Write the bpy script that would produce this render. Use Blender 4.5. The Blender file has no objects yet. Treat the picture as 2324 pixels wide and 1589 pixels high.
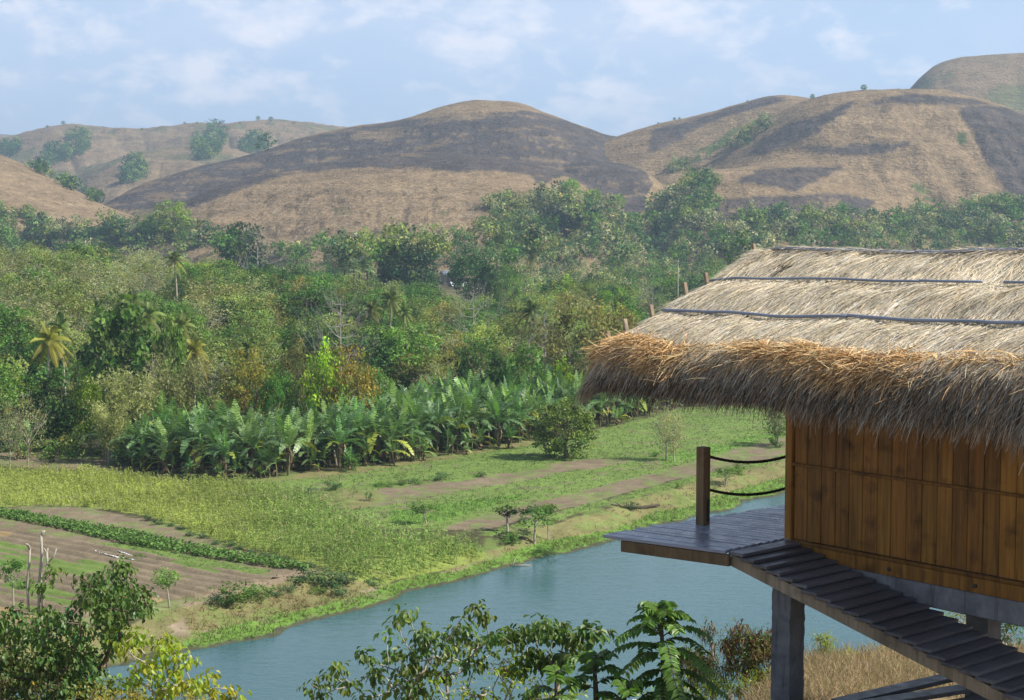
import bpy, math, random
import numpy as np
from mathutils import Vector

# ------------------------------------------------------------------ camera, sky, sun, exposure
SC = bpy.context.scene
COL = SC.collection
CAM = np.array((0.0, 0.0, 22.0))          # eye on the hillside, 22 m above the river
F, CX, CY, HOR = 3520.0, 1162.0, 794.5, 535.0
TH = math.atan((CY - HOR) / F)
cam = bpy.data.cameras.new('camera')
cam.sensor_width = 36.0
cam.lens = 36.0 * F / 2324.0
cam.clip_start, cam.clip_end = 0.5, 30000
camo = bpy.data.objects.new('camera', cam)
COL.objects.link(camo)
camo.location = CAM
camo.rotation_euler = (math.pi / 2 - TH, 0, 0)
SC.camera = camo

SUN_EL, SUN_AZ = math.radians(44), math.radians(101)     # azimuth clockwise from the view direction: sun on the right
SUNV = Vector((math.sin(SUN_AZ) * math.cos(SUN_EL), math.cos(SUN_AZ) * math.cos(SUN_EL), math.sin(SUN_EL)))
sl = bpy.data.lights.new('sun', 'SUN')
sl.energy, sl.angle, sl.color = 5.0, math.radians(0.5), (1.0, 0.93, 0.82)
so = bpy.data.objects.new('sun', sl)
COL.objects.link(so)
so.rotation_euler = (-SUNV).to_track_quat('-Z', 'Y').to_euler()

SC.view_settings.view_transform = 'Standard'
SC.view_settings.look = 'None'
SC.view_settings.gamma = 1
SC.view_settings.exposure = 0.62
SC.view_settings.use_curve_mapping = False
SC.cycles.use_denoising = True
SC.cycles.max_bounces = 5
SC.cycles.diffuse_bounces = 3
SC.cycles.glossy_bounces = 2
SC.cycles.transmission_bounces = 3
SC.cycles.volume_bounces = 0
SC.cycles.use_fast_gi = False
SC.cycles.sample_clamp_indirect = 4.0


class NT:
    """small helper round a node tree"""
    def __init__(s, tree):
        s.t = tree; s.n = tree.nodes; s.l = tree.links
    def new(s, typ, **kw):
        n = s.n.new(typ)
        for k, v in kw.items():
            if k.startswith('i_'):
                n.inputs[int(k[2:])].default_value = v
            else:
                setattr(n, k, v)
        return n
    def link(s, a, b): s.l.new(a, b)
    def noise(s, vec, scale, detail=4, rough=0.55, dist=0.0):
        n = s.new('ShaderNodeTexNoise')
        n.inputs['Scale'].default_value = scale
        n.inputs['Detail'].default_value = detail
        n.inputs['Roughness'].default_value = rough
        n.inputs['Distortion'].default_value = dist
        if vec is not None: s.link(vec, n.inputs['Vector'])
        return n.outputs[0]
    def mapping(s, vec, scale=(1, 1, 1), rot=(0, 0, 0), loc=(0, 0, 0)):
        m = s.new('ShaderNodeMapping')
        m.inputs['Scale'].default_value = scale
        m.inputs['Rotation'].default_value = rot
        m.inputs['Location'].default_value = loc
        s.link(vec, m.inputs['Vector'])
        return m.outputs[0]
    def ramp(s, fac, stops):
        r = s.new('ShaderNodeValToRGB')
        e = r.color_ramp.elements
        while len(e) < len(stops): e.new(0.5)
        for el, (p, c) in zip(e, stops):
            el.position = p
            el.color = (*c, 1) if len(c) == 3 else c
        s.link(fac, r.inputs[0])
        return r.outputs[0]
    def maprange(s, v, a, b, c, d):
        m = s.new('ShaderNodeMapRange')
        m.inputs[1].default_value, m.inputs[2].default_value = a, b
        m.inputs[3].default_value, m.inputs[4].default_value = c, d
        s.link(v, m.inputs[0])
        return m.outputs[0]
    def mix(s, fac, a, b, mode='MIX'):
        m = s.new('ShaderNodeMix', data_type='RGBA', blend_type=mode)
        for sock, v in ((m.inputs[0], fac), (m.inputs[6], a), (m.inputs[7], b)):
            if hasattr(v, 'is_output'): s.link(v, sock)
            elif isinstance(v, (int, float)): sock.default_value = v
            else: sock.default_value = (*v, 1)
        return m.outputs[2]
    def math(s, op, a, b=0.5):
        m = s.new('ShaderNodeMath', operation=op)
        for sock, v in ((m.inputs[0], a), (m.inputs[1], b)):
            if hasattr(v, 'is_output'): s.link(v, sock)
            else: sock.default_value = v
        return m.outputs[0]
    def bump(s, h, strength, dist):
        b = s.new('ShaderNodeBump')
        b.inputs['Strength'].default_value = strength
        b.inputs['Distance'].default_value = dist
        s.link(h, b.inputs['Height'])
        return b.outputs[0]


W = bpy.data.worlds.new('World')
SC.world = W
W.use_nodes = True
w = NT(W.node_tree)
w.n.clear()
sky = w.new('ShaderNodeTexSky', sky_type='NISHITA')
sky.sun_disc = False
sky.sun_elevation, sky.sun_rotation = SUN_EL, SUN_AZ
sky.air_density, sky.dust_density, sky.ozone_density, sky.altitude = 1.0, 0.6, 2.0, 100
tc = w.new('ShaderNodeTexCoord')
gen = tc.outputs['Generated']
v1 = w.mapping(gen, (6.0, 6.0, 17.0))
v2 = w.mapping(gen, (20.0, 20.0, 40.0), loc=(3.1, 1.7, 0.4))
n1 = w.noise(v1, 1.0, 6, 0.55, 0.25)
n2 = w.noise(v2, 1.0, 7, 0.6, 0.15)
cov = w.math('ADD', w.math('MULTIPLY', n1, 0.62), w.math('MULTIPLY', n2, 0.38))
sep = w.new('ShaderNodeSeparateXYZ')
w.link(gen, sep.inputs[0])
# clouds thin out towards the right of the view and near the hills
bias = w.math('ADD', w.maprange(sep.outputs[0], 0.05, 0.36, 0.02, -0.05), w.maprange(sep.outputs[2], 0.01, 0.12, -0.035, 0.045))
cov = w.math('ADD', cov, bias)
soft = w.maprange(cov, 0.42, 0.62, 0.0, 0.62)
puff = w.maprange(w.math('ADD', n2, bias), 0.53, 0.70, 0.0, 0.85)
skyc = w.mix(w.maprange(sep.outputs[2], 0.12, 0.45, 0.82, 0.0), sky.outputs[0], (6.8, 8.8, 12.0))
low_ = w.maprange(sep.outputs[2], 0.2, 0.6, 1.0, 0.15)
soft = w.math('MULTIPLY', soft, low_)
puff = w.math('MULTIPLY', puff, low_)
c1 = w.mix(soft, skyc, (8.0, 9.0, 11.2))
c2 = w.mix(puff, c1, (11.2, 11.2, 12.2))
bg = w.new('ShaderNodeBackground')
bg.inputs['Strength'].default_value = 0.065
w.link(c2, bg.inputs[0])
wo = w.new('ShaderNodeOutputWorld')
w.link(bg.outputs[0], wo.inputs[0])

# ------------------------------------------------------------------ geometry helpers
RNG = np.random.default_rng(7)
random.seed(7)
cs, sn = math.cos(TH), math.sin(TH)


def rays(x, y):
    u = (np.asarray(x, float) - CX) / F
    v = -(np.asarray(y, float) - CY) / F
    return np.stack([u, cs + v * sn, -sn + v * cs], -1)


def at(x, y, Y):
    d = rays(x, y)
    return CAM + d * (np.asarray(Y, float) / d[..., 1])[..., None]


def pix(P):
    P = np.asarray(P, float) - CAM
    dep = P[..., 1] * cs - P[..., 2] * sn
    up = P[..., 1] * sn + P[..., 2] * cs
    return CX + F * P[..., 0] / dep, CY - F * up / dep


def gp(x, y, lift=0.0):
    """where the sight line through a picture point meets the ground"""
    z = 1.2
    for _ in range(14):
        d = rays(x, y)
        P = CAM + d * ((z - CAM[2]) / d[2])
        z = 0.5 * z + 0.5 * float(H(P[0], P[1]))
    P[2] = float(H(P[0], P[1])) + lift
    return P


def _hash(ix, iy, seed):
    h = (ix.astype(np.int64) * 374761393 + iy.astype(np.int64) * 668265263 + seed * 974711) & 0xFFFFFFFF
    h = ((h ^ (h >> 13)) * 1274126177) & 0xFFFFFFFF
    return ((h ^ (h >> 16)) & 0xFFFF) / 65535.0


def vnoise(x, y, seed=0):
    x = np.asarray(x, float); y = np.asarray(y, float)
    ix, iy = np.floor(x), np.floor(y)
    fx, fy = x - ix, y - iy
    fx = fx * fx * fx * (fx * (fx * 6 - 15) + 10)
    fy = fy * fy * fy * (fy * (fy * 6 - 15) + 10)
    a, b = _hash(ix, iy, seed), _hash(ix + 1, iy, seed)
    c, d = _hash(ix, iy + 1, seed), _hash(ix + 1, iy + 1, seed)
    return (a * (1 - fx) + b * fx) * (1 - fy) + (c * (1 - fx) + d * fx) * fy


def fbm(x, y, seed=0, octs=4, gain=0.5):
    s, a, t = 0.0, 1.0, 0.0
    for o in range(octs):
        s = s + a * vnoise(np.asarray(x) * 2 ** o + 17.3 * o, np.asarray(y) * 2 ** o - 9.1 * o, seed + o)
        t += a; a *= gain
    return s / t - 0.5


def inpoly(x, y, poly):
    x = np.asarray(x, float); y = np.asarray(y, float)
    r = np.zeros(x.shape, bool)
    n = len(poly)
    for i in range(n):
        x0, y0 = poly[i]; x1, y1 = poly[(i + 1) % n]
        if y0 == y1: continue
        c = ((y0 > y) != (y1 > y)) & (x < (x1 - x0) * (y - y0) / (y1 - y0) + x0)
        r ^= c
    return r


def sstep(a, b, x):
    t = np.clip((np.asarray(x, float) - a) / (b - a), 0, 1)
    return t * t * (3 - 2 * t)


class MB:
    """collects faces as arrays and links them as ONE mesh object"""
    def __init__(s):
        s.v, s.q, s.t, s.c, s.n = [], [], [], [], 0
        s.fm = []
    def add(s, v, quads=None, tris=None, tint=1.0):
        v = np.asarray(v, float).reshape(-1, 3)
        if quads is not None and len(quads): s.q.append(np.asarray(quads, int).reshape(-1, 4) + s.n)
        if tris is not None and len(tris): s.t.append(np.asarray(tris, int).reshape(-1, 3) + s.n)
        t = np.asarray(tint, float)
        if t.ndim == 0: t = np.full((len(v), 3), float(t))
        elif t.ndim == 1 and len(t) == 3 and len(v) != 3: t = np.tile(t, (len(v), 1))
        elif t.ndim == 1: t = np.repeat(t[:, None], 3, 1)
        s.c.append(t)
        s.v.append(v); s.n += len(v)
    def mesh(s, name, mat, smooth=False):
        me = bpy.data.meshes.new(name)
        v = np.concatenate(s.v) if s.v else np.zeros((0, 3))
        q = np.concatenate(s.q) if s.q else np.zeros((0, 4), int)
        t = np.concatenate(s.t) if s.t else np.zeros((0, 3), int)
        me.vertices.add(len(v)); me.vertices.foreach_set('co', v.astype(np.float32).ravel())
        nl = q.size + t.size
        me.loops.add(nl)
        me.loops.foreach_set('vertex_index', np.concatenate([q.ravel(), t.ravel()]).astype(np.int32))
        me.polygons.add(len(q) + len(t))
        ls = np.concatenate([np.arange(len(q)) * 4, q.size + np.arange(len(t)) * 3])
        me.polygons.foreach_set('loop_start', ls.astype(np.int32))
        me.polygons.foreach_set('use_smooth', np.full(len(q) + len(t), bool(smooth)))
        ca = me.color_attributes.new('tint', 'FLOAT_COLOR', 'POINT')
        c = np.concatenate(s.c) if s.c else np.zeros((0, 3))
        ca.data.foreach_set('color', np.concatenate([c, np.ones((len(c), 1))], 1).astype(np.float32).ravel())
        me.update(); me.validate()
        if mat is not None: me.materials.append(mat)
        return me
    def build(s, name, mat, parent=None, smooth=False):
        return link(name, s.mesh(name, mat, smooth), parent)


def link(name, data, parent=None, loc=None):
    o = bpy.data.objects.new(name, data)
    COL.objects.link(o)
    if parent is not None: o.parent = parent
    if loc is not None: o.location = loc
    return o


def tag(o, label=None, cat=None, group=None, kind=None):
    if label: o['label'] = label
    if cat: o['category'] = cat
    if group: o['group'] = group
    if kind: o['kind'] = kind
    return o


def box8(c, ax, ay, az):
    """corners of a box: centre and three half-axes"""
    c, ax, ay, az = (np.asarray(k, float) for k in (c, ax, ay, az))
    return np.array([c + i * ax + j * ay + k * az for k in (-1, 1) for j in (-1, 1) for i in (-1, 1)])


BOXQ = [(0, 2, 3, 1), (4, 5, 7, 6), (0, 1, 5, 4), (2, 6, 7, 3), (0, 4, 6, 2), (1, 3, 7, 5)]


def tube(mb, pts, rad, seg=6, tint=1.0, cap=True):
    pts = np.asarray(pts, float); rad = np.broadcast_to(np.asarray(rad, float), (len(pts),))
    n = len(pts)
    tan = np.gradient(pts, axis=0)
    tan /= np.linalg.norm(tan, axis=1, keepdims=True) + 1e-9
    ref = np.array((0, 0, 1.0)) if abs(tan[:, 2]).mean() < 0.85 else np.array((1.0, 0, 0))
    a = np.cross(tan, ref); a /= np.linalg.norm(a, axis=1, keepdims=True) + 1e-9
    b = np.cross(tan, a)
    th = np.linspace(0, 2 * math.pi, seg, endpoint=False)
    ring = pts[:, None] + rad[:, None, None] * (a[:, None] * np.cos(th)[None, :, None] + b[:, None] * np.sin(th)[None, :, None])
    v = ring.reshape(-1, 3)
    i = np.arange(n - 1)[:, None] * seg; j = np.arange(seg)[None]; k = (j + 1) % seg
    q = np.stack([i + j, i + k, i + seg + k, i + seg + j], -1).reshape(-1, 4)
    tr = []
    if cap:
        v = np.concatenate([v, pts[:1], pts[-1:]])
        c0, c1 = n * seg, n * seg + 1
        tr = [(c0, (m + 1) % seg, m) for m in range(seg)] + [(c1, (n - 1) * seg + m, (n - 1) * seg + (m + 1) % seg) for m in range(seg)]
    mb.add(v, q, tr, tint)


def leaf_quads(mb, cen, nrm, size, aspect=0.6, tint=None, fold=0.18, rng=RNG, axis=None, rag=0.0):
    """one folded diamond-ish leaf (two triangles pairs as quads) per centre"""
    n = len(cen)
    nrm = nrm / (np.linalg.norm(nrm, axis=1, keepdims=True) + 1e-9)
    if axis is None:
        axis = rng.normal(size=(n, 3))
    a = axis - (axis * nrm).sum(1, keepdims=True) * nrm
    a /= np.linalg.norm(a, axis=1, keepdims=True) + 1e-9
    b = np.cross(nrm, a)
    s = np.broadcast_to(np.asarray(size, float), (n,))[:, None]
    asp = np.broadcast_to(np.asarray(aspect, float), (n,))[:, None]
    k = 1 + rag * rng.uniform(-1, 1, (n, 4, 1))
    v = np.stack([cen - a * s * 0.5 * k[:, 0], cen + b * s * asp * 0.5 * k[:, 1] + nrm * s * fold,
                  cen + a * s * 0.5 * k[:, 2], cen - b * s * asp * 0.5 * k[:, 3] + nrm * s * fold], 1).reshape(-1, 3)
    q = np.arange(n * 4).reshape(-1, 4)
    t = 1.0 if tint is None else np.repeat(np.asarray(tint, float), 4, 0)
    # split along the fold so the leaf really bends
    tri = np.concatenate([q[:, (0, 1, 2)], q[:, (0, 2, 3)]])
    mb.add(v, None, tri, t)


# ------------------------------------------------------------------ materials
MATS = {}


def material(name):
    m = bpy.data.materials.new(name)
    m.use_nodes = True
    nt = NT(m.node_tree)
    nt.n.clear()
    out = nt.new('ShaderNodeOutputMaterial')
    return m, nt, out


def principled(nt, out, col, rough=0.8, normal=None, spec=0.3, **kw):
    p = nt.new('ShaderNodeBsdfPrincipled')
    if hasattr(col, 'is_output'): nt.link(col, p.inputs['Base Color'])
    else: p.inputs['Base Color'].default_value = (*col, 1)
    if hasattr(rough, 'is_output'): nt.link(rough, p.inputs['Roughness'])
    else: p.inputs['Roughness'].default_value = rough
    p.inputs['Specular IOR Level'].default_value = spec
    if normal is not None: nt.link(normal, p.inputs['Normal'])
    if out is not None: nt.link(p.outputs[0], out.inputs[0])
    return p


def tint_of(nt):
    a = nt.new('ShaderNodeAttribute', attribute_name='tint')
    return a.outputs['Color']


def foliage_mat(name, col, back=None, trans=0.3, rough=0.5, spec=0.25, hue=0.018, val=0.28):
    """leaves: colour x per-leaf tint, a little different on every plant, light passing through"""
    m, nt, out = material(name)
    oi = nt.new('ShaderNodeObjectInfo')
    hs = nt.new('ShaderNodeHueSaturation')
    nt.link(nt.mix(1.0, col, tint_of(nt), 'MULTIPLY'), hs.inputs['Color'])
    nt.link(nt.maprange(oi.outputs['Random'], 0, 1, 0.5 - hue, 0.5 + hue), hs.inputs['Hue'])
    wn = nt.new('ShaderNodeTexWhiteNoise', noise_dimensions='1D')
    nt.link(oi.outputs['Random'], wn.inputs['W'])
    nt.link(nt.maprange(wn.outputs['Value'], 0, 1, 1 - val, 1 + val), hs.inputs['Value'])
    p = principled(nt, None, hs.outputs[0], rough, None, spec)
    tr = nt.new('ShaderNodeBsdfTranslucent')
    nt.link(nt.mix(1.0, hs.outputs[0], back or (1.2, 1.35, 0.6), 'MULTIPLY'), tr.inputs[0])
    mx = nt.new('ShaderNodeMixShader')
    mx.inputs[0].default_value = trans
    nt.link(p.outputs[0], mx.inputs[1]); nt.link(tr.outputs[0], mx.inputs[2])
    nt.link(mx.outputs[0], out.inputs[0])
    MATS[name] = m
    return m


def bark_mat(name, col, scale=6.0, rough=0.9):
    m, nt, out = material(name)
    co = nt.new('ShaderNodeTexCoord').outputs['Object']
    n = nt.noise(nt.mapping(co, (1, 1, 0.3)), scale, 5, 0.6)
    c = nt.mix(n, tuple(k * 0.55 for k in col), tuple(min(1, k * 1.35) for k in col))
    c = nt.mix(1.0, c, tint_of(nt), 'MULTIPLY')
    principled(nt, out, c, rough, nt.bump(n, 0.5, 0.05), 0.2)
    MATS[name] = m
    return m


def tinted_mat(name, col, rough=0.9, spec=0.15, nscale=8.0, namp=0.35, bumpd=0.05):
    m, nt, out = material(name)
    co = nt.new('ShaderNodeTexCoord').outputs['Object']
    n = nt.noise(co, nscale, 5, 0.6)
    c = nt.mix(n, tuple(k * (1 - namp) for k in col), tuple(k * (1 + namp) for k in col))
    c = nt.mix(1.0, c, tint_of(nt), 'MULTIPLY')
    principled(nt, out, c, rough, nt.bump(n, 0.4, bumpd), spec)
    MATS[name] = m
    return m


def ground_mat(name, scales, amp, bumps):
    """earth: the colour of each patch is stored on the mesh, grain of several sizes on top"""
    m, nt, out = material(name)
    co = nt.new('ShaderNodeTexCoord').outputs['Object']
    c = tint_of(nt)
    h = None
    for s, a in zip(scales, amp):
        n = nt.noise(co, s, 5, 0.62)
        f = nt.maprange(n, 0.25, 0.75, 1 - a, 1 + a)
        cc = nt.new('ShaderNodeCombineColor')
        for k in range(3): nt.link(f, cc.inputs[k])
        c = nt.mix(1.0, c, cc.outputs[0], 'MULTIPLY')
        h = n if h is None else nt.math('ADD', h, n)
    principled(nt, out, c, 0.95, nt.bump(h, bumps[0], bumps[1]), 0.1)
    MATS[name] = m
    return m


def wood_mat(name, dark, light, rough=0.6, spec=0.3, stretch=(1, 1, 0.06), scale=14.0):
    m, nt, out = material(name)
    co = nt.new('ShaderNodeTexCoord').outputs['Object']
    v = nt.mapping(co, stretch)
    n = nt.noise(v, scale, 6, 0.65, 0.6)
    knot = nt.noise(co, 3.5, 3, 0.5)
    c = nt.mix(nt.maprange(n, 0.3, 0.7, 0, 1), dark, light)
    c = nt.mix(nt.maprange(knot, 0.55, 0.75, 0, 0.75), c, tuple(k * 0.4 for k in dark))
    c = nt.mix(1.0, c, tint_of(nt), 'MULTIPLY')
    principled(nt, out, c, rough, nt.bump(n, 0.25, 0.01), spec)
    MATS[name] = m
    return m
# ------------------------------------------------------------------ the lie of the land
# far bank of the river (world X -> Y), from the bend on the left to the reach on the right
_px = [(-700, 1690), (-300, 1640), (0, 1570), (200, 1525), (380, 1482), (440, 1472), (520, 1455), (590, 1437), (660, 1418), (720, 1401), (800, 1384),
       (870, 1362), (920, 1343), (960, 1330), (1040, 1312), (1110, 1294), (1180, 1275), (1250, 1252), (1330, 1238), (1400, 1226),
       (1470, 1197), (1540, 1180), (1620, 1157), (1650, 1150), (1720, 1131), (1790, 1112), (2000, 1062), (2324, 1003)]
_b = []
for x_, y_ in _px:
    d_ = rays(x_, y_); _b.append((CAM + d_ * (-CAM[2] / d_[2]))[:2])
_b = np.array(_b)
_bx = np.concatenate([[-140], _b[:, 0], [90, 300]])
_by = np.concatenate([[62], _b[:, 1], [190, 330]])


def river_far(X): return np.interp(X, _bx, _by)
def river_near(X): return np.interp(X, [-140, -30, 0, 20, 60, 120, 300], [30, 48, 58, 68, 92, 130, 250])


_nd = [-40, 0, 10, 20, 30, 40, 50, 58, 64]
_nz = [22.5, 20.2, 18.2, 15.1, 11.7, 8.3, 4.9, 1.6, -1.5]


def H(X, Y):
    X = np.asarray(X, float); Y = np.asarray(Y, float)
    # this side: the hillside falling to the water, with a small bench of dry grass under the hut
    yn = river_near(X)
    near = np.interp(Y * 58.0 / np.maximum(yn, 20) * 0.35 + Y * 0.65, _nd, _nz)
    ratio = X / np.maximum(Y, 1.0)
    near = near + 1.95 * np.exp(-((Y - 33.0) / 9.5) ** 2) * sstep(0.10, 0.2, ratio)
    near = near + 0.35 * fbm(X / 5, Y / 5, 3) * sstep(2, 8, Y)
    near = np.where(Y > yn, np.minimum(near, -1.0), near)
    # far side
    s = (Y - river_far(X)) * 0.55 + 1.6 * fbm(X / 4, Y / 4, 11) + 0.8 * fbm(X / 1.3, Y / 1.3, 12)
    far = -1.6 + 1.75 * sstep(-3, 0.3, s) + 0.95 * sstep(0.2, 4.5, s)
    far = far + 0.35 * fbm(X / 14, Y / 14, 5) * sstep(1, 8, s) + 0.14 * fbm(X / 1.5, Y / 1.5, 6) * sstep(0.5, 4, s)
    far = far + 11.0 * np.exp(-((X + 95) / 62) ** 2 - ((Y - 285) / 75) ** 2)          # wooded rise on the left
    far = far + 6.0 * sstep(380, 700, Y) + 0.006 * np.maximum(Y - 700, 0)
    return np.where(Y < 0.5 * (yn + river_far(X)), near, far)


SOIL, SOILD, SOILP = (.192, .156, .104), (.15, .105, .07), (.27, .21, .145)
GRASS, GRASSB, GRASSY = (.145, .215, .055), (.135, .245, .045), (.21, .26, .062)
DRY, STRAW, FLOOR, SAND = (.195, .185, .080), (.34, .25, .13), (.07, .065, .035), (.30, .245, .17)
# patches on the far bank, outlined where they lie (picture points dropped on the ground), in order of laying
PATCH = [
    (DRY, [(300, 1420), (420, 1360), (560, 1320), (720, 1290), (860, 1330), (1000, 1300), (1110, 1250), (1200, 1220), (1330, 1170), (1480, 1120), (1640, 1080), (1790, 1040), (1790, 1120), (1640, 1150), (1400, 1225), (1180, 1275), (960, 1325), (700, 1405), (380, 1485), (150, 1530), (0, 1560), (0, 1440)]),
    (SAND, [(700, 1395), (800, 1345), (1010, 1298), (1060, 1288), (1075, 1300), (980, 1322), (840, 1372), (740, 1396)]),
    (SAND, [(380, 1420), (500, 1385), (560, 1390), (480, 1430), (400, 1450)]),
    (GRASSB, [(380, 1486), (450, 1440), (560, 1412), (680, 1376), (830, 1345), (960, 1306), (1040, 1296), (1120, 1268), (1230, 1230), (1330, 1214), (1400, 1200), (1480, 1165), (1560, 1150), (1660, 1115), (1790, 1078), (1790, 1116), (1620, 1162), (1540, 1186), (1400, 1232), (1250, 1258), (1110, 1300), (960, 1336), (800, 1390), (590, 1445), (440, 1480)]),
    (GRASS, [(560, 1100), (840, 1066), (1010, 1040), (1220, 1004), (1400, 965), (1600, 915), (1900, 880), (2400, 840), (2400, 960), (1790, 1000), (1500, 1085), (1250, 1140), (1010, 1197), (880, 1200), (760, 1150), (640, 1120)]),
    (SOIL, [(790, 1132), (870, 1108), (960, 1096), (1040, 1092), (1120, 1078), (1240, 1062), (1300, 1066), (1180, 1094), (1080, 1108), (960, 1130), (860, 1150), (790, 1150)]),
    (SOIL, [(1250, 1052), (1360, 1040), (1430, 1048), (1340, 1066), (1250, 1066)]),
    (DRY, [(730, 1118), (800, 1105), (860, 1112), (870, 1140), (790, 1160), (720, 1140)]),
    (GRASSB, [(860, 1165), (980, 1148), (1110, 1130), (1190, 1120), (1190, 1132), (1080, 1158), (1000, 1185), (900, 1192)]),
    (GRASSB, [(1500, 1035), (1600, 1015), (1790, 968), (2000, 930), (2000, 945), (1790, 985), (1620, 1030), (1500, 1056)]),
    (SOIL, [(1000, 1200), (1090, 1170), (1230, 1138), (1340, 1110), (1480, 1075), (1600, 1040), (1790, 990), (2000, 945), (2000, 975), (1790, 1030), (1600, 1072), (1450, 1112), (1300, 1150), (1180, 1180), (1090, 1206)]),
    (GRASS, [(1080, 1214), (1250, 1164), (1450, 1114), (1620, 1070), (1790, 1030), (1790, 1042), (1620, 1084), (1450, 1128), (1300, 1168), (1150, 1216)]),
    (DRY, [(1130, 1212), (1250, 1190), (1330, 1168), (1440, 1140), (1560, 1105), (1640, 1085), (1640, 1100), (1540, 1128), (1420, 1160), (1300, 1192), (1200, 1222)]),
    (GRASSY, [(-60, 1066), (200, 1068), (420, 1096), (560, 1100), (700, 1138), (880, 1220), (1000, 1226), (1100, 1254), (1100, 1268), (1000, 1296), (860, 1326), (770, 1308), (700, 1275), (560, 1250), (400, 1195), (330, 1170), (200, 1152), (-60, 1148)]),
    (SOIL, [(-60, 1158), (60, 1150), (110, 1144), (200, 1154), (330, 1180), (420, 1205), (560, 1255), (700, 1282), (720, 1300), (560, 1320), (380, 1385), (200, 1420), (-60, 1450)]),
    (SOIL, [(60, 1150), (110, 1144), (210, 1158), (330, 1183), (420, 1208), (330, 1200), (200, 1172), (70, 1158)]),
    (STRAW, [(-60, 1205), (0, 1205), (130, 1222), (330, 1255), (270, 1262), (90, 1238), (-60, 1220)]),
    (GRASS, [(200, 1232), (330, 1236), (480, 1270), (620, 1296), (580, 1304), (440, 1290), (300, 1268)]),
    (GRASS, [(180, 1300), (260, 1290), (420, 1330), (330, 1352), (200, 1340)]),
    (GRASS, [(-60, 1270), (60, 1290), (60, 1330), (-60, 1330)]),
    (SOILP, [(540, 1330), (640, 1304), (715, 1290), (720, 1300), (650, 1318), (560, 1345), (420, 1380), (300, 1400), (300, 1385), (450, 1352)]),
    (DRY, [(420, 1385), (540, 1350), (640, 1330), (760, 1330), (840, 1348), (700, 1380), (560, 1412), (430, 1440)]),
    (SOIL, [(-60, 1040), (0, 1028), (150, 1018), (260, 1040), (340, 1068), (240, 1066), (60, 1062), (-60, 1066)]),
    (DRY, [(540, 1094), (700, 1072), (850, 1056), (1000, 1036), (1120, 1012), (1240, 994), (1300, 985), (1300, 993), (1120, 1022), (1000, 1046), (850, 1068), (700, 1086), (560, 1100)]),
]


def ground_colour(X, Y, Z):
    n = len(X)
    c = np.tile(np.array(FLOOR), (n, 1))
    far = Y > 0.5 * (river_near(X) + river_far(X))
    # hillside on this side: dry grass and earth
    m = fbm(X / 3, Y / 3, 21)[:, None]
    c[~far] = ((np.array(STRAW) * (0.6 + m) + np.array(SOIL) * (0.4 - m)))[~far]
    open_ = far & (Y < 190)
    x, y = pix(np.stack([X, Y, Z], 1))
    wx = x + 10 * fbm(X / 2.2, Y / 2.2, 31) + 4 * fbm(X / .7, Y / .7, 32)
    wy = y + 7 * fbm(X / 2.2, Y / 2.2, 33) + 3 * fbm(X / .7, Y / .7, 34)
    for col, poly in PATCH:
        k = open_ & inpoly(wx, wy, poly)
        c[k] = col
    # weeds on bare earth, bare earth among weeds
    k = open_ & (fbm(X / 1.6, Y / 1.6, 41, 5, .6) > 0.16)
    g = c[:, 1] > c[:, 0]
    c[k & g] = c[k & g] * 0.45 + np.array(SOIL) * 0.55
    k = open_ & (fbm(X / 1.3, Y / 1.3, 45, 5, .6) > 0.04)
    c[k & ~g] = c[k & ~g] * 0.4 + np.array(GRASS) * 0.6
    far2 = far & (Y >= 190)
    mm = (fbm(X / 18, Y / 18, 51) > 0.05)
    c[far2 & mm] = np.array(DRY) * 0.75
    c *= (1 + 0.35 * fbm(X / .9, Y / .9, 61))[:, None]
    wet = far & (Z < 0.12)
    c[wet] = np.array((.07, .075, .045))
    return c


def grid_mesh(X, Y, Z, col, name, mat, smooth=True):
    nr, nc = X.shape
    v = np.stack([X, Y, Z], -1).reshape(-1, 3)
    i = np.arange(nr - 1)[:, None] * nc; j = np.arange(nc - 1)[None]
    q = np.stack([i + j, i + j + 1, i + nc + j + 1, i + nc + j], -1).reshape(-1, 4)
    mb = MB(); mb.add(v, q, None, col)
    return mb.build(name, mat, None, smooth)


ground_mat('earth', (0.9, 5.0, 0.12), (0.22, 0.18, 0.15), (0.55, 0.12))
rr = [0.4]
while rr[-1] < 4600:
    d = rr[-1]
    rr.append(d + (max(0.25, d * 0.012) if d < 72 else 0.34 if d < 150 else 0.9 if d < 240 else max(3.0, d * 0.012)))
rr = np.array(rr)
aa = np.concatenate([np.linspace(-75, -24, 50, endpoint=False), np.linspace(-24, 24, 300, endpoint=False), np.linspace(24, 75, 51)])
R_, A_ = np.meshgrid(rr, np.radians(aa), indexing='ij')
GX, GY = R_ * np.sin(A_), R_ * np.cos(A_)
GZ = H(GX, GY)
g = grid_mesh(GX, GY, GZ, ground_colour(GX.ravel(), GY.ravel(), GZ.ravel()), 'ground', MATS['earth'])
tag(g, 'valley floor of fields and bare earth across the river', 'ground', kind='structure')

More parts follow.
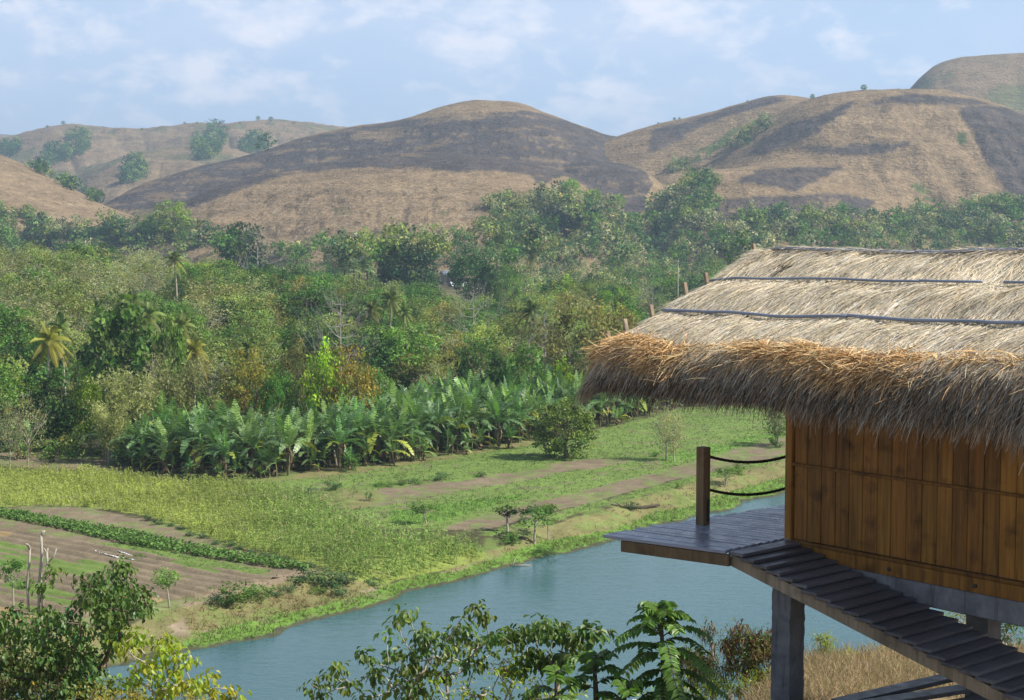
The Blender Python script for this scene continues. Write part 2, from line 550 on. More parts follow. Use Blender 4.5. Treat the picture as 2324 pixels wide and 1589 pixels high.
# ------------------------------------------------------------------ river
m, nt, out = material('river_water')
co = nt.new('ShaderNodeTexCoord').outputs['Object']
wv = nt.mapping(co, (0.55, 1.0, 1.0), (0, 0, math.radians(-18)))
na = nt.noise(wv, 1.5, 4, 0.6, 0.3)
nb = nt.noise(wv, 0.05, 3, 0.5, 0.4)
hh = nt.math('ADD', na, nt.math('MULTIPLY', nt.noise(wv, 5.0, 3, 0.6), 0.35))
p = principled(nt, out, nt.mix(nb, (.032, .092, .106), (.044, .116, .118)), 0.09, nt.bump(hh, 0.45, 0.08), 0.5)
p.inputs['IOR'].default_value = 1.333
mb = MB()
xs = np.linspace(-140, 300, 111)
yn, yf = river_near(xs) - 10, river_far(xs) + 8
v = np.concatenate([np.stack([xs, yn, 0 * xs], 1), np.stack([xs, yf, 0 * xs], 1)])
k = np.arange(110)
mb.add(v, np.stack([k, k + 1, k + 112, k + 111], 1))
r = mb.build('river', m)
tag(r, 'teal river with fine ripples between the hillside and the fields', 'river', kind='structure')

# ------------------------------------------------------------------ hills
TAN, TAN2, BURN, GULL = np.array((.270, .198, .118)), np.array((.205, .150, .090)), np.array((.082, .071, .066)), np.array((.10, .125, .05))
m, nt, out = material('hill_grass')
co = nt.new('ShaderNodeTexCoord').outputs['Object']
c = tint_of(nt)
na = nt.noise(nt.mapping(co, (1, 1, 5.0)), 0.06, 7, 0.68)
nb = nt.noise(co, 0.35, 4, 0.65)
for n_, a_ in ((na, .36), (nb, .30)):
    f_ = nt.maprange(n_, .28, .72, 1 - a_, 1 + a_)
    cc = nt.new('ShaderNodeCombineColor')
    for k in range(3): nt.link(f_, cc.inputs[k])
    c = nt.mix(1.0, c, cc.outputs[0], 'MULTIPLY')
principled(nt, out, c, 0.97, nt.bump(nt.math('ADD', na, nb), 0.8, 3.0), 0.05)
MATS['hill'] = m


def layer(sil, base, back, power=1.15, zb=4.0, gul=0.0, gfreq=30.0, gwarp=0.3, rough=3.0, seed=0, gx=None):
    """one rounded ridge: its skyline (picture x, y, distance) and where its foot lies (picture x, distance)"""
    s = np.array(sil, float); b = np.array(base, float)
    def f(x, Y):
        D = np.interp(x, s[:, 0], s[:, 2]); y = np.interp(x, s[:, 0], s[:, 1])
        # soften the polyline skyline
        for dx in (-8, 8, -16, 16):
            y = y + np.interp(x + dx, s[:, 0], s[:, 1])
        y = y / 5 + 1.0 * fbm(x / 25, x * 0, seed + 9)
        B = np.interp(x, b[:, 0], b[:, 1])
        zr = at(x, y, D)[..., 2]
        t = (Y - B) / (D - B)
        tf = np.clip(t, 0, 1)
        S = np.sin(tf * math.pi / 2) ** power
        z = zb + (zr - zb) * S
        bt = np.clip((Y - D) / back, 0, 1)
        z = np.where(t > 1, zb + (zr - zb) * (1 - bt * bt), z)
        z = np.where(t < 0, -12.0 + 10 * np.clip(t + 1, 0, 1), z)
        wgt = np.where(t > 1, 0, 4 * tf * (1 - tf))
        X = (x - CX) / F * Y
        z = z + rough * fbm(X / 45, Y / 45, seed) * wgt + 0.35 * rough * fbm(X / 12, Y / 16, seed + 1) * wgt
        if gul:
            gg = vnoise(x / gfreq + gwarp * tf * 2 + 0.6 * fbm(x / 60, tf * 3, seed + 5), tf * 1.2, seed + 3)
            gg = 1 - np.abs(2 * gg - 1)
            a = gul * (np.interp(x, [p_[0] for p_ in gx], [p_[1] for p_ in gx]) if gx else 1.0)
            z = z - a * gg ** 2 * np.clip(4.5 * tf * (.72 - tf), 0, 1) * np.where(t > .72, 0, 1)
        return z
    return f


def smax(zs, k):
    zs = np.stack(zs); M = zs.max(0)
    return M + k * np.log(np.exp((zs - M) / k).sum(0)) - k * math.log(1.0)


def hill(name, label, x0, x1, Y0, Y1, layers, colour, nx, ny, k=3.0):
    x = np.linspace(x0, x1, nx); Y = np.linspace(Y0, Y1, ny) if np.isscalar(Y0) else Y0
    xx, YY = np.meshgrid(x, Y)
    Z = smax([f(xx, YY) for f in layers], k) if len(layers) > 1 else layers[0](xx, YY)
    # the true sideways place of a column at this distance and height
    XX = (xx - CX) / F * (YY * cs - (Z - CAM[2]) * sn)
    P = np.stack([XX.ravel(), YY.ravel(), Z.ravel()], 1)
    px, py = pix(P)
    col = colour(P, px, py)
    o = grid_mesh(XX, YY, Z, col, name, MATS['hill'])
    tag(o, label, 'hill', kind='structure')
    return o


def tan_base(P, s=0):
    t = np.clip(0.5 + 1.3 * fbm(P[:, 0] / 40, (P[:, 1] + P[:, 2] * 4) / 40, 70 + s, 5), 0, 1)[:, None]
    return TAN * (1 - t) + TAN2 * t


def warp(P, px, py, a=8.0, s=0):
    return (px + a * 1.6 * fbm(P[:, 0] / 22, P[:, 1] / 22 + P[:, 2] / 9, 80 + s, 5, .6), py + a * fbm(P[:, 0] / 22, P[:, 2] / 7 + P[:, 1] / 30, 90 + s, 5, .6))


def soft_in(P, px, py, poly, a, s=0):
    """0..1: how far inside an outline, with a ragged mottled rim"""
    r = 0.0
    for k in range(5):
        wx = px + a * 1.6 * fbm(P[:, 0] / 22, P[:, 1] / 22 + P[:, 2] / 9, 80 + s, 5, .6) + (k - 2) * 1.5 + 2.2 * a * fbm(P[:, 0] / 9, P[:, 2] / 4, 181 + k + s, 4, .7)
        wy = py + a * fbm(P[:, 0] / 22, P[:, 2] / 7 + P[:, 1] / 30, 90 + s, 5, .6) + (k - 2) * .8 + 1.2 * a * fbm(P[:, 0] / 9, P[:, 2] / 3, 191 + k + s, 4, .7)
        r = r + inpoly(wx, wy, poly)
    return r / 5


def char_shade(c, w, b, P, s=0):
    g = np.clip(w * (1.05 + 1.2 * fbm(P[:, 0] / 6, P[:, 2] / 2.2 + P[:, 1] / 14, 196 + s, 5, .7)), 0, 1)[:, None]
    return c * (1 - g) + b * g


def streaks(P, s=0):
    return fbm(P[:, 0] / 30, P[:, 2] / 3.5 + P[:, 1] / 60, 95 + s, 5, .62)


def C7(pts): return [((2600 + a / 1.5535) / 1.7625, (200 + b / 1.5535) / 1.7625) for a, b in pts]
def C6(pts): return [((1300 + a / 1.66) / 1.7625, (350 + b / 1.66) / 1.7625) for a, b in pts]


def col_far(P, px, py):
    c = tan_base(P, 1) * 0.95
    wx, wy = warp(P, px, py, 5, 1)
    c[streaks(P, 1) > 0.16] = TAN2 * 0.75
    k = fbm(P[:, 0] / 60, P[:, 1] / 60, 99) > 0.17
    c[k] = c[k] * 0.4 + GULL * 0.6
    return c


def col_centre(P, px, py):
    c = tan_base(P, 2)
    wx, wy = warp(P, px, py, 7, 2)
    st = streaks(P, 2)
    BP = [(180, 480), (300, 425), (420, 385), (540, 352), (690, 312), (820, 287), (905, 272), (1000, 266), (1120, 256), (1185, 251), (1230, 256), (1330, 290), (1420, 312), (1560, 380), (1540, 460), (1400, 500), (1340, 430), (1305, 411), (1281, 400), (1257, 404), (1247, 414), (1223, 416), (1189, 397), (1127, 387), (1035, 388), (977, 385), (840, 380), (738, 385), (640, 398), (560, 425), (440, 470)]
    wB = soft_in(P, px, py, BP, 8, 2)
    burnt = wB > .5
    b = BURN * (1 + 0.5 * fbm(P[:, 0] / 9, P[:, 1] / 9, 77)[:, None])
    c = char_shade(c, wB * np.where(st > .14, .42, 1.0), b, P, 2)
    # unburnt straw streaks and the tan fold in the middle of the burn
    k = burnt & (inpoly(wx, wy, C6([(560, 430), (760, 345), (930, 320), (920, 350), (760, 400), (640, 425)])) & (st > -0.1)
                 | inpoly(wx, wy, [(870, 392), (960, 378), (1000, 382), (960, 390)]))
    c[k] = c[k] * .35 + TAN2[None] * 0.62
    k = burnt & inpoly(wx, wy, [(180, 480), (300, 425), (420, 385), (480, 400), (420, 450)]) & (st > 0.02)
    c[k] = c[k] * .4 + TAN2[None] * .6
    k = inpoly(wx, wy, C6([(2080, 480), (2200, 520), (2260, 680), (2180, 760), (2120, 740), (2180, 640)]))
    c[k] = TAN[None]
    # spots of grey scrub and pale trodden ledges on the tan spur
    k = ~burnt & (fbm(P[:, 0] / 5, P[:, 1] / 9, 72, 4, .6) > 0.16) & (py > 430)
    c[k] = c[k] * 0.62
    k = ~burnt & (np.abs(st) < 0.004) & (py > 430)
    c[k] = np.array(SAND) * 0.95
    k = ~burnt & (fbm(P[:, 0] / 26, P[:, 1] / 26, 73) > 0.12) & (py > 470)
    c[k] = c[k] * 0.5 + GULL * 0.4
    return c


BURN_SHADE = [([(0, 490), (200, 445), (440, 380), (640, 315), (760, 288), (850, 292), (800, 322), (640, 372), (480, 412), (300, 480), (100, 600), (0, 650)], -.05),
      ([(580, 665), (700, 560), (820, 480), (930, 440), (1060, 400), (1190, 340), (1290, 310), (1240, 370), (1130, 440), (1060, 490), (1060, 520), (940, 560), (820, 615), (720, 645)], -1),  # shade of the steep left-facing slope, painted in the burn colour
      ([(900, 600), (1100, 600), (1430, 570), (1600, 560), (1600, 590), (1450, 640), (1300, 660), (1000, 640)], -.12),
      ([(1300, 362), (1480, 290), (1600, 270), (1800, 278), (2000, 300), (2100, 340), (1900, 342), (1700, 332), (1500, 322)], -.12),
      ([(1930, 360), (2100, 340), (2324, 390), (2420, 500), (2420, 1000), (2230, 905), (2100, 700), (2000, 500), (1930, 420)], -.22),
      ([(480, 930), (900, 900), (1200, 890), (1400, 940), (1380, 1030), (1200, 1080), (900, 1010), (500, 1080), (300, 1110), (320, 1000)], 0.0),
      ([(680, 740), (1100, 720), (1200, 730), (1100, 780), (900, 870), (520, 820)], .05),
      ([(1180, 910), (1370, 930), (1380, 1030), (1180, 1070)], -.2)]


def col_right(P, px, py):
    c = tan_base(P, 3)
    wx, wy = warp(P, px, py, 6, 3)
    st = streaks(P, 3)
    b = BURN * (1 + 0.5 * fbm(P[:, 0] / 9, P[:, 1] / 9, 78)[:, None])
    for poly, th in BURN_SHADE:
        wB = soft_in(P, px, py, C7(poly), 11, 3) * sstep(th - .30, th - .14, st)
        c = char_shade(c, wB * .95, b, P, 3)
    for poly in ([(260, 640), (420, 560), (520, 480), (560, 490), (440, 600), (320, 690), (220, 720)], [(1900, 510), (1960, 520), (1980, 600), (1930, 590)],
                 [(280, 760), (420, 760), (450, 820), (330, 960), (200, 1010), (120, 940)], [(1600, 820), (1700, 850), (1800, 950), (1700, 930)]):
        k = inpoly(wx, wy, C7(poly)) & (fbm(P[:, 0] / 10, P[:, 1] / 10, 79) > -0.12)
        c[k] = GULL
    return c


def col_peak(P, px, py):
    c = tan_base(P, 4) * 0.92
    wx, wy = warp(P, px, py, 6, 4)
    k = inpoly(wx, wy, C7([(2080, 290), (2120, 230), (2220, 220), (2420, 230), (2420, 420), (2200, 380)])) | inpoly(wx, wy, C7([(1600, 270), (1700, 190), (1850, 130), (1900, 140), (1750, 210), (1660, 280)]))
    c[k] = c[k] * 0.35 + GULL * 0.65
    return c


FARHILL = layer([(-300, 330, 2300), (-60, 312, 2300), (0, 322, 2250), (60, 308, 2200), (110, 297, 2200), (175, 290, 2200), (230, 296, 2200), (330, 300, 2250), (400, 293, 2200),
                 (440, 288, 2200), (500, 291, 2200), (540, 285, 2200), (600, 281, 2250), (700, 288, 2300), (760, 298, 2300), (850, 310, 2300), (1000, 330, 2300), (1200, 380, 2300)],
                [(-300, 1250), (1200, 1250)], 900, 1.2, 14, 12, 90, 0.6, 14, 101)
FARSPUR = layer([(-300, 520, 1700), (100, 470, 1700), (160, 415, 1650), (200, 392, 1600), (260, 364, 1600), (330, 346, 1650), (400, 336, 1700), (470, 330, 1750), (540, 345, 1700), (640, 380, 1650), (760, 430, 1600), (1200, 500, 1600)],
                [(-300, 1150), (1200, 1150)], 500, 1.1, 12, 7, 70, 0.5, 8, 111)
hill('hill', 'far hazy tan hills with blue green woods in their folds', -300, 1200, 1150, 3000, [FARHILL, FARSPUR], col_far, 420, 130, 4.0)
BEHIND = layer([(-400, 290, 3300), (-100, 300, 3300), (0, 306, 3300), (60, 310, 3300), (200, 335, 3300), (500, 380, 3300)], [(-400, 2600), (500, 2600)], 900, 1.2, 16, 0, seed=121)
hill('hill', 'farthest pale ridge showing at the left edge', -400, 500, 2600, 4000, [BEHIND], col_far, 120, 40)
LEFTSPUR = layer([(-400, 300, 980), (-100, 333, 960), (0, 353, 950), (60, 376, 940), (120, 406, 930), (180, 437, 915), (235, 466, 900), (300, 490, 880), (400, 520, 860)],
                 [(-400, 620), (400, 700)], 350, 1.05, 5, 1.5, 60, 0.4, 4, 131)
hill('hill', 'smooth tan spur sloping down from the left edge', -400, 400, 600, 1300, [LEFTSPUR], lambda P, a, b: tan_base(P, 5) * 1.05, 200, 90)

CENTRE = layer([(60, 520, 980), (180, 490, 1000), (230, 468, 1020), (280, 440, 1040), (330, 415, 1060), (400, 394, 1080), (470, 375, 1100), (540, 360, 1120), (600, 345, 1130), (690, 315, 1140), (760, 300, 1150), (820, 287, 1150),
                (880, 280, 1150), (930, 269, 1150), (990, 249, 1150), (1040, 236, 1150), (1090, 230, 1150), (1150, 232, 1150), (1190, 238, 1150), (1220, 252, 1150), (1270, 271, 1150), (1320, 290, 1160), (1360, 305, 1180), (1400, 313, 1200),
                (1500, 345, 1220), (1600, 400, 1220), (1700, 480, 1220)],
               [(60, 800), (800, 780), (1300, 820), (1700, 900)], 420, 1.15, 6, 4.5, 90, 0.5, 7, 141)
SPUR = layer([(200, 520, 760), (380, 480, 770), (440, 448, 790), (500, 420, 810), (600, 398, 840), (700, 380, 860), (800, 365, 880), (880, 354, 890), (980, 350, 890), (1060, 353, 880), (1150, 362, 870), (1230, 376, 860), (1290, 394, 850), (1340, 425, 830),
              (1390, 460, 810), (1440, 500, 790), (1600, 540, 780)],
             [(200, 640), (500, 600), (800, 560), (1100, 560), (1300, 600), (1600, 680)], 210, 1.1, 5, 0.8, 60, 0.3, 3, 151)
KNOB = layer([(1150, 520, 900), (1240, 420, 930), (1300, 375, 950), (1350, 366, 960), (1420, 372, 960), (1470, 392, 950), (1510, 425, 940), (1550, 470, 930), (1650, 520, 930)],
             [(1150, 780), (1650, 760)], 200, 1.0, 6, 1.2, 30, 0.3, 3, 161)
FOLD = layer([(700, 470, 980), (780, 420, 1000), (860, 378, 1010), (930, 347, 1020), (1000, 318, 1035), (1060, 300, 1050), (1130, 270, 1080), (1180, 262, 1090), (1260, 296, 1080), (1350, 345, 1060), (1450, 400, 1050), (1600, 500, 1050)],
             [(700, 800), (1600, 820)], 90, 1.0, 6, 2, 40, 0.6, 4, 165)
hill('hill', 'central hill burnt dark grey above a broad tan spur', 60, 1700, 560, 1650, [CENTRE, FOLD, SPUR, KNOB], col_centre, 560, 230, 2.0)

REARL = layer([(1200, 420, 1150), (1320, 345, 1160), (1400, 313, 1170), (1450, 297, 1170), (1500, 285, 1170), (1560, 272, 1170), (1620, 258, 1170), (1680, 240, 1160), (1730, 226, 1150), (1780, 219, 1140), (1830, 226, 1130), (1900, 240, 1130), (2000, 270, 1130), (2400, 350, 1130)],
              [(1200, 800), (2400, 800)], 350, 1.1, 6, 4, 60, 0.5, 5, 171)
MAIN = layer([(1400, 500, 1000), (1560, 420, 1010), (1660, 335, 1020), (1740, 280, 1020), (1820, 236, 1010), (1880, 219, 1000), (1960, 210, 1000), (2030, 206, 1000), (2070, 206, 1000), (2150, 213, 990), (2210, 226, 980), (2280, 247, 960), (2340, 270, 940), (2460, 320, 900), (2700, 420, 860)],
             [(1400, 760), (1700, 720), (1900, 700), (2324, 690), (2700, 680)], 330, 1.0, 5, 5.0, 52, 4.0, 9, 181, [(1400, 0.1), (1720, 0.15), (1850, 0.6), (2100, 1), (2700, 1.3)])
NOSE = layer([(1380, 560, 760), (1450, 500, 770), (1482, 470, 775), (1512, 440, 785), (1546, 412, 800), (1580, 392, 810), (1605, 386, 820), (1650, 384, 830), (1720, 378, 840), (1800, 370, 850), (1870, 376, 850), (1940, 405, 840), (2010, 445, 820), (2100, 500, 800), (2300, 540, 780)],
             [(1380, 690), (1480, 690), (1560, 640), (1700, 610), (2000, 640), (2300, 680)], 160, 1.0, 5, 1.0, 40, 0.4, 3.5, 191)
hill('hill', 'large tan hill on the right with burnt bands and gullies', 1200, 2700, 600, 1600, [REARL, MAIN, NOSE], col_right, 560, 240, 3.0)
PEAK = layer([(1900, 400, 1500), (2000, 290, 1500), (2065, 207, 1500), (2080, 190, 1500), (2100, 170, 1500), (2130, 148, 1500), (2180, 135, 1500), (2250, 131, 1500), (2324, 126, 1500), (2450, 118, 1500), (2700, 170, 1500), (3000, 300, 1500)],
             [(1900, 1100), (3000, 1100)], 500, 0.95, 10, 8, 80, 0.6, 8, 201)
hill('hill', 'tall rounded tan hill rising behind at the right edge', 1880, 3000, 1080, 2200, [PEAK], col_peak, 240, 110)
# ------------------------------------------------------------------ thatched hut on stilts
HO = np.array((3.66, 20.30, 18.0))                 # wall corner at deck level
E1 = np.array((.653, -.757, 0.0)); E1 /= np.linalg.norm(E1)    # along the plank wall, towards the eye
E2 = np.array((-E1[1], E1[0], 0.0))                # into the hut
E3 = np.array((0, 0, 1.0))
hut = link('thatched_hut', None)
hut.location = (float(HO[0]), float(HO[1]), float(H(HO[0], HO[1])))
HB = np.array(hut.location)
tag(hut, 'thatched wooden hut on concrete stilts beside the river', 'hut')


def hp(a, b, z): return HO + a * E1 + b * E2 + z * E3 - HB        # hut coordinates -> local to the hut's empty


def hbox(mb, a0, a1, b0, b1, z0, z1, tint=1.0, jit=0.0):
    c = hp((a0 + a1) / 2, (b0 + b1) / 2, (z0 + z1) / 2)
    mb.add(box8(c, E1 * (a1 - a0) / 2, E2 * (b1 - b0) / 2, E3 * (z1 - z0) / 2), BOXQ, None, tint)


def bevel(o, wdt=0.006):
    mo = o.modifiers.new('bevel', 'BEVEL'); mo.width = wdt; mo.segments = 1; mo.limit_method = 'ANGLE'
    return o


wood_mat('wall_wood', (.105, .047, .007), (.33, .155, .026), 0.5, 0.25)
wood_mat('post_wood', (.13, .088, .047), (.25, .17, .09), 0.7, 0.2)
wood_mat('grey_wood', (.20, .16, .11), (.40, .32, .22), 0.85, 0.15)
# deck and ramp boards: dark and worn smooth, bluish sky sheen mixed into the colour
for nm, d_, l_, ro in (('deck_wood', (.20, .22, .27), (.33, .355, .42), .26), ('slat_wood', (.060, .061, .070), (.13, .128, .135), .40)):
    m, nt, out = material(nm)
    co = nt.new('ShaderNodeTexCoord').outputs['Object']
    n = nt.noise(nt.mapping(co, (1, 1, 1), (0, 0, math.radians(49))), 5.0, 6, .65, .4)
    n2 = nt.noise(nt.mapping(nt.mapping(co, (1, 1, 1), (0, 0, math.radians(35 if nm == 'deck_wood' else -41))), (1.5, 40, 10)), 1.0, 4, .6)
    c = nt.mix(nt.maprange(nt.math('ADD', n, n2), .7, 1.3, 0, 1), d_, l_)
    c = nt.mix(1.0, c, tint_of(nt), 'MULTIPLY')
    principled(nt, out, c, nt.maprange(n, .3, .7, ro - .1, ro + .2), nt.bump(n2, .3, .01), .5)
    MATS[nm] = m
m, nt, out = material('raw_concrete')
co = nt.new('ShaderNodeTexCoord').outputs['Object']
n = nt.noise(co, 3.0, 7, .65, .3); n2 = nt.noise(nt.mapping(co, (9, 9, .8)), 1.5, 4, .6)
c = nt.mix(nt.maprange(n, .3, .7, 0, 1), (.115, .12, .13), (.25, .255, .27))
c = nt.mix(nt.maprange(n2, .55, .72, 0, .7), c, (.07, .07, .075))
principled(nt, out, c, .9, nt.bump(n, .5, .03), .2)
MATS['concrete'] = m
bark_mat('rope_fibre', (.035, .028, .022), 40)
m, nt, out = material('dark_iron'); principled(nt, out, (.03, .028, .027), .55, None, .5); MATS['iron'] = m
m, nt, out = material('grey_pipe')
co = nt.new('ShaderNodeTexCoord').outputs['Object']
n = nt.noise(co, 2.0, 4, .6)
principled(nt, out, nt.mix(n, (.15, .17, .21), (.30, .33, .40)), .45, None, .4); MATS['pipe'] = m

# plank wall: each board a little different
mb = MB()
seam = 0.085
edges = [seam]
while edges[-1] < 6.2: edges.append(edges[-1] + RNG.uniform(.205, .228))
for a0, a1 in zip(edges[:-1], edges[1:]):
    dz = RNG.uniform(-.004, .004)
    t = RNG.uniform(.62, 1.3); hu = RNG.uniform(-.1, .1)
    hbox(mb, a0 + .003, a1 - .003, dz, .03 + dz, 0.012, 2.75, (t, t * (1 + hu * .6), t))
hbox(mb, seam, 6.2, .034, .06, 0.012, 2.75, .25)
bevel(mb.build('wall', MATS['wall_wood'], hut), .007)
mb = MB()                                        # far gable wall and back wall, seen only from the side
hbox(mb, .0, .03, .13, 3.9, 0.012, 2.75, .8)
hbox(mb, .0, 6.2, 3.9, 3.94, 0.012, 2.75, .8)
bevel(mb.build('side_wall', MATS['wall_wood'], hut))
mb = MB(); hbox(mb, -.045, .06, -.035, .1, .0, 2.7, (1.3, 1.35, 1.4))  # lighter, cooler tint carries the light on the post's face
bevel(mb.build('corner_post', MATS['wall_wood'], hut))
mb = MB(); hbox(mb, .065, 6.2, -.03, -.006, .985, 1.025, .7)
bevel(mb.build('wall_batten', MATS['wall_wood'], hut))
mb = MB(); hbox(mb, .07, 6.2, -.045, -.004, -.04, .010, .62); hbox(mb, .07, 4.1, -.03, .05, -.225, -.044, .95); hbox(mb, 4.105, 6.2, -.03, .05, -.225, -.044, .85)
sk = bevel(mb.build('skirting_board', MATS['wall_wood'], hut))
for a in (1.62, 2.84, 4.0):
    mb = MB()
    th = np.linspace(0, 2 * math.pi, 10, endpoint=False)
    c0 = hp(a, -.034, -.14)
    tube(mb, [c0 + E2 * .003, c0 - E2 * .012, c0 - E2 * .02], [.026, .026, .015], 10)
    mb.build('bolt', MATS['iron'], sk)
mb = MB(); hbox(mb, .35, 6.2, -.01, .19, -.52, -.227); hbox(mb, .02, .18, -.01, 3.9, -.5, -.06)
bevel(mb.build('floor_beam', MATS['concrete'], hut), .015)
mb = MB(); hbox(mb, .2, 6.2, .2, 3.9, -.2, -.05, .5)
mb.build('floor_slab', MATS['concrete'], hut)


def pillar(a, b, half, ztop, nm='pillar'):
    P = HO + a * E1 + b * E2
    zb = float(H(P[0], P[1])) - .4 - HO[2]
    mb = MB()
    n = 40
    zz = np.linspace(zb, ztop, n)
    sq = [(-1, -1), (0, -1), (1, -1), (1, 0), (1, 1), (0, 1), (-1, 1), (-1, 0)]
    v = []
    for i, z in enumerate(zz):
        for s_, t_ in sq:
            j = .004 if abs(s_) + abs(t_) == 2 else .002
            k = half
            v.append(hp(a + s_ * k + RNG.normal() * j, b + t_ * k + RNG.normal() * j, z))
    q = [(i * 8 + j, i * 8 + (j + 1) % 8, i * 8 + 8 + (j + 1) % 8, i * 8 + 8 + j) for i in range(n - 1) for j in range(8)]
    q += [((n - 1) * 8, (n - 1) * 8 + 1, (n - 1) * 8 + 2, (n - 1) * 8 + 3), ((n - 1) * 8 + 3, (n - 1) * 8 + 4, (n - 1) * 8 + 5, (n - 1) * 8 + 6)]
    mb.add(v, q)
    return mb.build(nm, MATS['concrete'], hut)


pillar(.33, -.39, .15, -.42)
pillar(1.78, 1.86, .16, -.2)
pillar(4.6, 1.86, .16, -.2)
pillar(4.6, -.3, .15, -1.75)

# deck: skewed boards with stepped ends, two bearers
EB = np.array((.815, -.579, 0)); EB /= np.linalg.norm(EB)
NB = np.array((-EB[1], EB[0], 0))
T_ = np.array((1.19, 20.57, 18.0)); R_c = np.array((2.69, 19.50, 18.0)); C_c = HO + E1 * -.05
mb = MB()
wN, pos = 0.0, 0.0
LE = np.array((.778, .628, 0))
k = 0
while pos < 3.6:
    wd = RNG.uniform(.135, .16) if k else .19
    # left end: on the deck's slanting edge, a little uneven; right end: on the ramp line, or under the wall
    tl = (pos + wd * .5) / LE.dot(NB)
    p0 = T_ + LE * tl - HO
    s0 = p0.dot(EB) + (RNG.uniform(-.05, .03) if k else 0)
    # right limit along this board
    q0 = (R_c - HO); dirr = (C_c - R_c)
    tt = ((pos + wd * .5) - (q0 - (T_ - HO)).dot(NB)) / dirr.dot(NB)
    if tt < 1: s1 = (q0 + dirr * tt).dot(EB)
    else: s1 = s0 + 1.9 + .2 * (pos > 1)
    if pos > 1.35: s1 = s0 + 2.6
    nb0 = (T_ - HO).dot(NB) + pos
    c = HO + EB * (s0 + s1) / 2 + NB * (nb0 + wd / 2 - .003) - HB
    c[2] += HO[2] * 0 - .02 + RNG.uniform(-.003, .003)
    t = RNG.uniform(.7, 1.25)
    mb.add(box8(c, EB * (s1 - s0) / 2, NB * (wd / 2 - .004), E3 * .02), BOXQ, None, (t, t, t * 1.04))
    pos += wd; k += 1
deck = bevel(mb.build('deck', MATS['deck_wood'], hut), .006)
mb = MB()
a_ = T_ + EB * .30 + NB * .05; b_ = R_c + NB * .05 + EB * .07
for off in (0, 1.1):
    c = (a_ + b_) / 2 + NB * off - HB - E3 * .125 + EB * off * .15
    mb.add(box8(c, (b_ - a_) / 2, NB * .03, E3 * .075), BOXQ, None, .8)
hbox(mb, -1.75, .3, .55, .63, -.2, -.052, .7)
bevel(mb.build('deck_joist', MATS['post_wood'], hut))

# ramp of overlapping treads down along the wall
RW = 1.17
slope = .75 / 3.18
mb = MB()
st = .199
ramp = None
na = 34
for i in range(na):
    a0 = .0 + i * st
    z = -.012 - slope * (i * st)
    j = RNG.uniform(-.045, .03)
    t = RNG.uniform(.7, 1.35)
    mbs = MB()
    c = hp(a0 + st * .5 + .015, (-.05 - RW) / 2 + j / 2, z - .022)
    tilt = RNG.uniform(-.02, .02)
    mbs.add(box8(c, E1 * (st * .5 + .022) + E3 * tilt * .1, E2 * ((RW - .05) / 2 - j / 2 + .015), E3 * .021), BOXQ, None, (t, t, t * 1.03))
    if i == 0:
        ramp = link('ramp', None, hut)
    bevel(mbs.build('slat', MATS['slat_wood'], ramp), .004)
for b0, b1, tt in ((-RW + .02, -RW + .075, 1.0), (-.16, -.105, .7)):
    mbs = MB()
    p0 = hp(0.0, (b0 + b1) / 2, -.125); p1 = hp(na * st, (b0 + b1) / 2, -.125 - slope * na * st)
    d_ = p1 - p0
    nn = 24
    up = np.cross(E2, d_ / np.linalg.norm(d_)); up = up * np.sign(up[2])
    v = []
    for i in range(nn + 1):
        c = p0 + d_ * i / nn
        for s_, u_ in ((-1, -1), (1, -1), (1, 1), (-1, 1)):
            v.append(c + E2 * s_ * (b1 - b0) / 2 + up * u_ * .075)
    q = [(i * 4 + j, i * 4 + (j + 1) % 4, i * 4 + 4 + (j + 1) % 4, i * 4 + 4 + j) for i in range(nn) for j in range(4)] + [(0, 1, 2, 3), (nn * 4, nn * 4 + 1, nn * 4 + 2, nn * 4 + 3)]
    mbs.add(v, q, None, np.repeat(RNG.uniform(.75, 1.1, nn + 1) * tt, 4))
    mbs.build('stringer', MATS['grey_wood'], ramp)

# rail posts and ropes round the deck edge
PA = (-1.42, -.11)
def rail_post(a, b, bracket):
    mb = MB()
    hbox(mb, a - .072, a + .072, b - .072, b + .072, .001, 1.085)
    o = bevel(mb.build('railing_post', MATS['post_wood'], hut), .008)
    if bracket:
        mb = MB(); hbox(mb, a + .073, a + .079, b - .0, b + .05, .05, .36)
        bp = mb.build('bracket', MATS['iron'], o)
        for z in (.1, .3):
            mb = MB(); c0 = hp(a + .079, b + .025, z); tube(mb, [c0, c0 + E1 * .01], [.013, .011], 8); mb.build('bolt', MATS['iron'], bp)
    return o
rail_post(*PA, True)
PB = (-1.35, 2.55)
rail_post(*PB, False)


def rope(p0, p1, sag, rad=.021):
    n = 90
    t = np.linspace(0, 1, n)
    P = p0[None] * (1 - t)[:, None] + p1[None] * t[:, None]
    P[:, 2] -= sag * 4 * t * (1 - t)
    L = np.linalg.norm(p1 - p0)
    mb = MB()
    side = np.cross((p1 - p0) / L, E3); side /= np.linalg.norm(side)
    ph = t * L / .12 * 2 * math.pi
    for s in range(3):
        f = ph + s * 2 * math.pi / 3
        tube(mb, P + (np.cos(f)[:, None] * side + np.sin(f)[:, None] * E3) * rad * .55, rad * .62, 6)
    return mb.build('rope', MATS['rope_fibre'], hut, True)


for z in (.955, .49):
    rope(hp(PA[0] + .0, PA[1] + .07, z), hp(PB[0], PB[1] - .07, z + .03), .2)

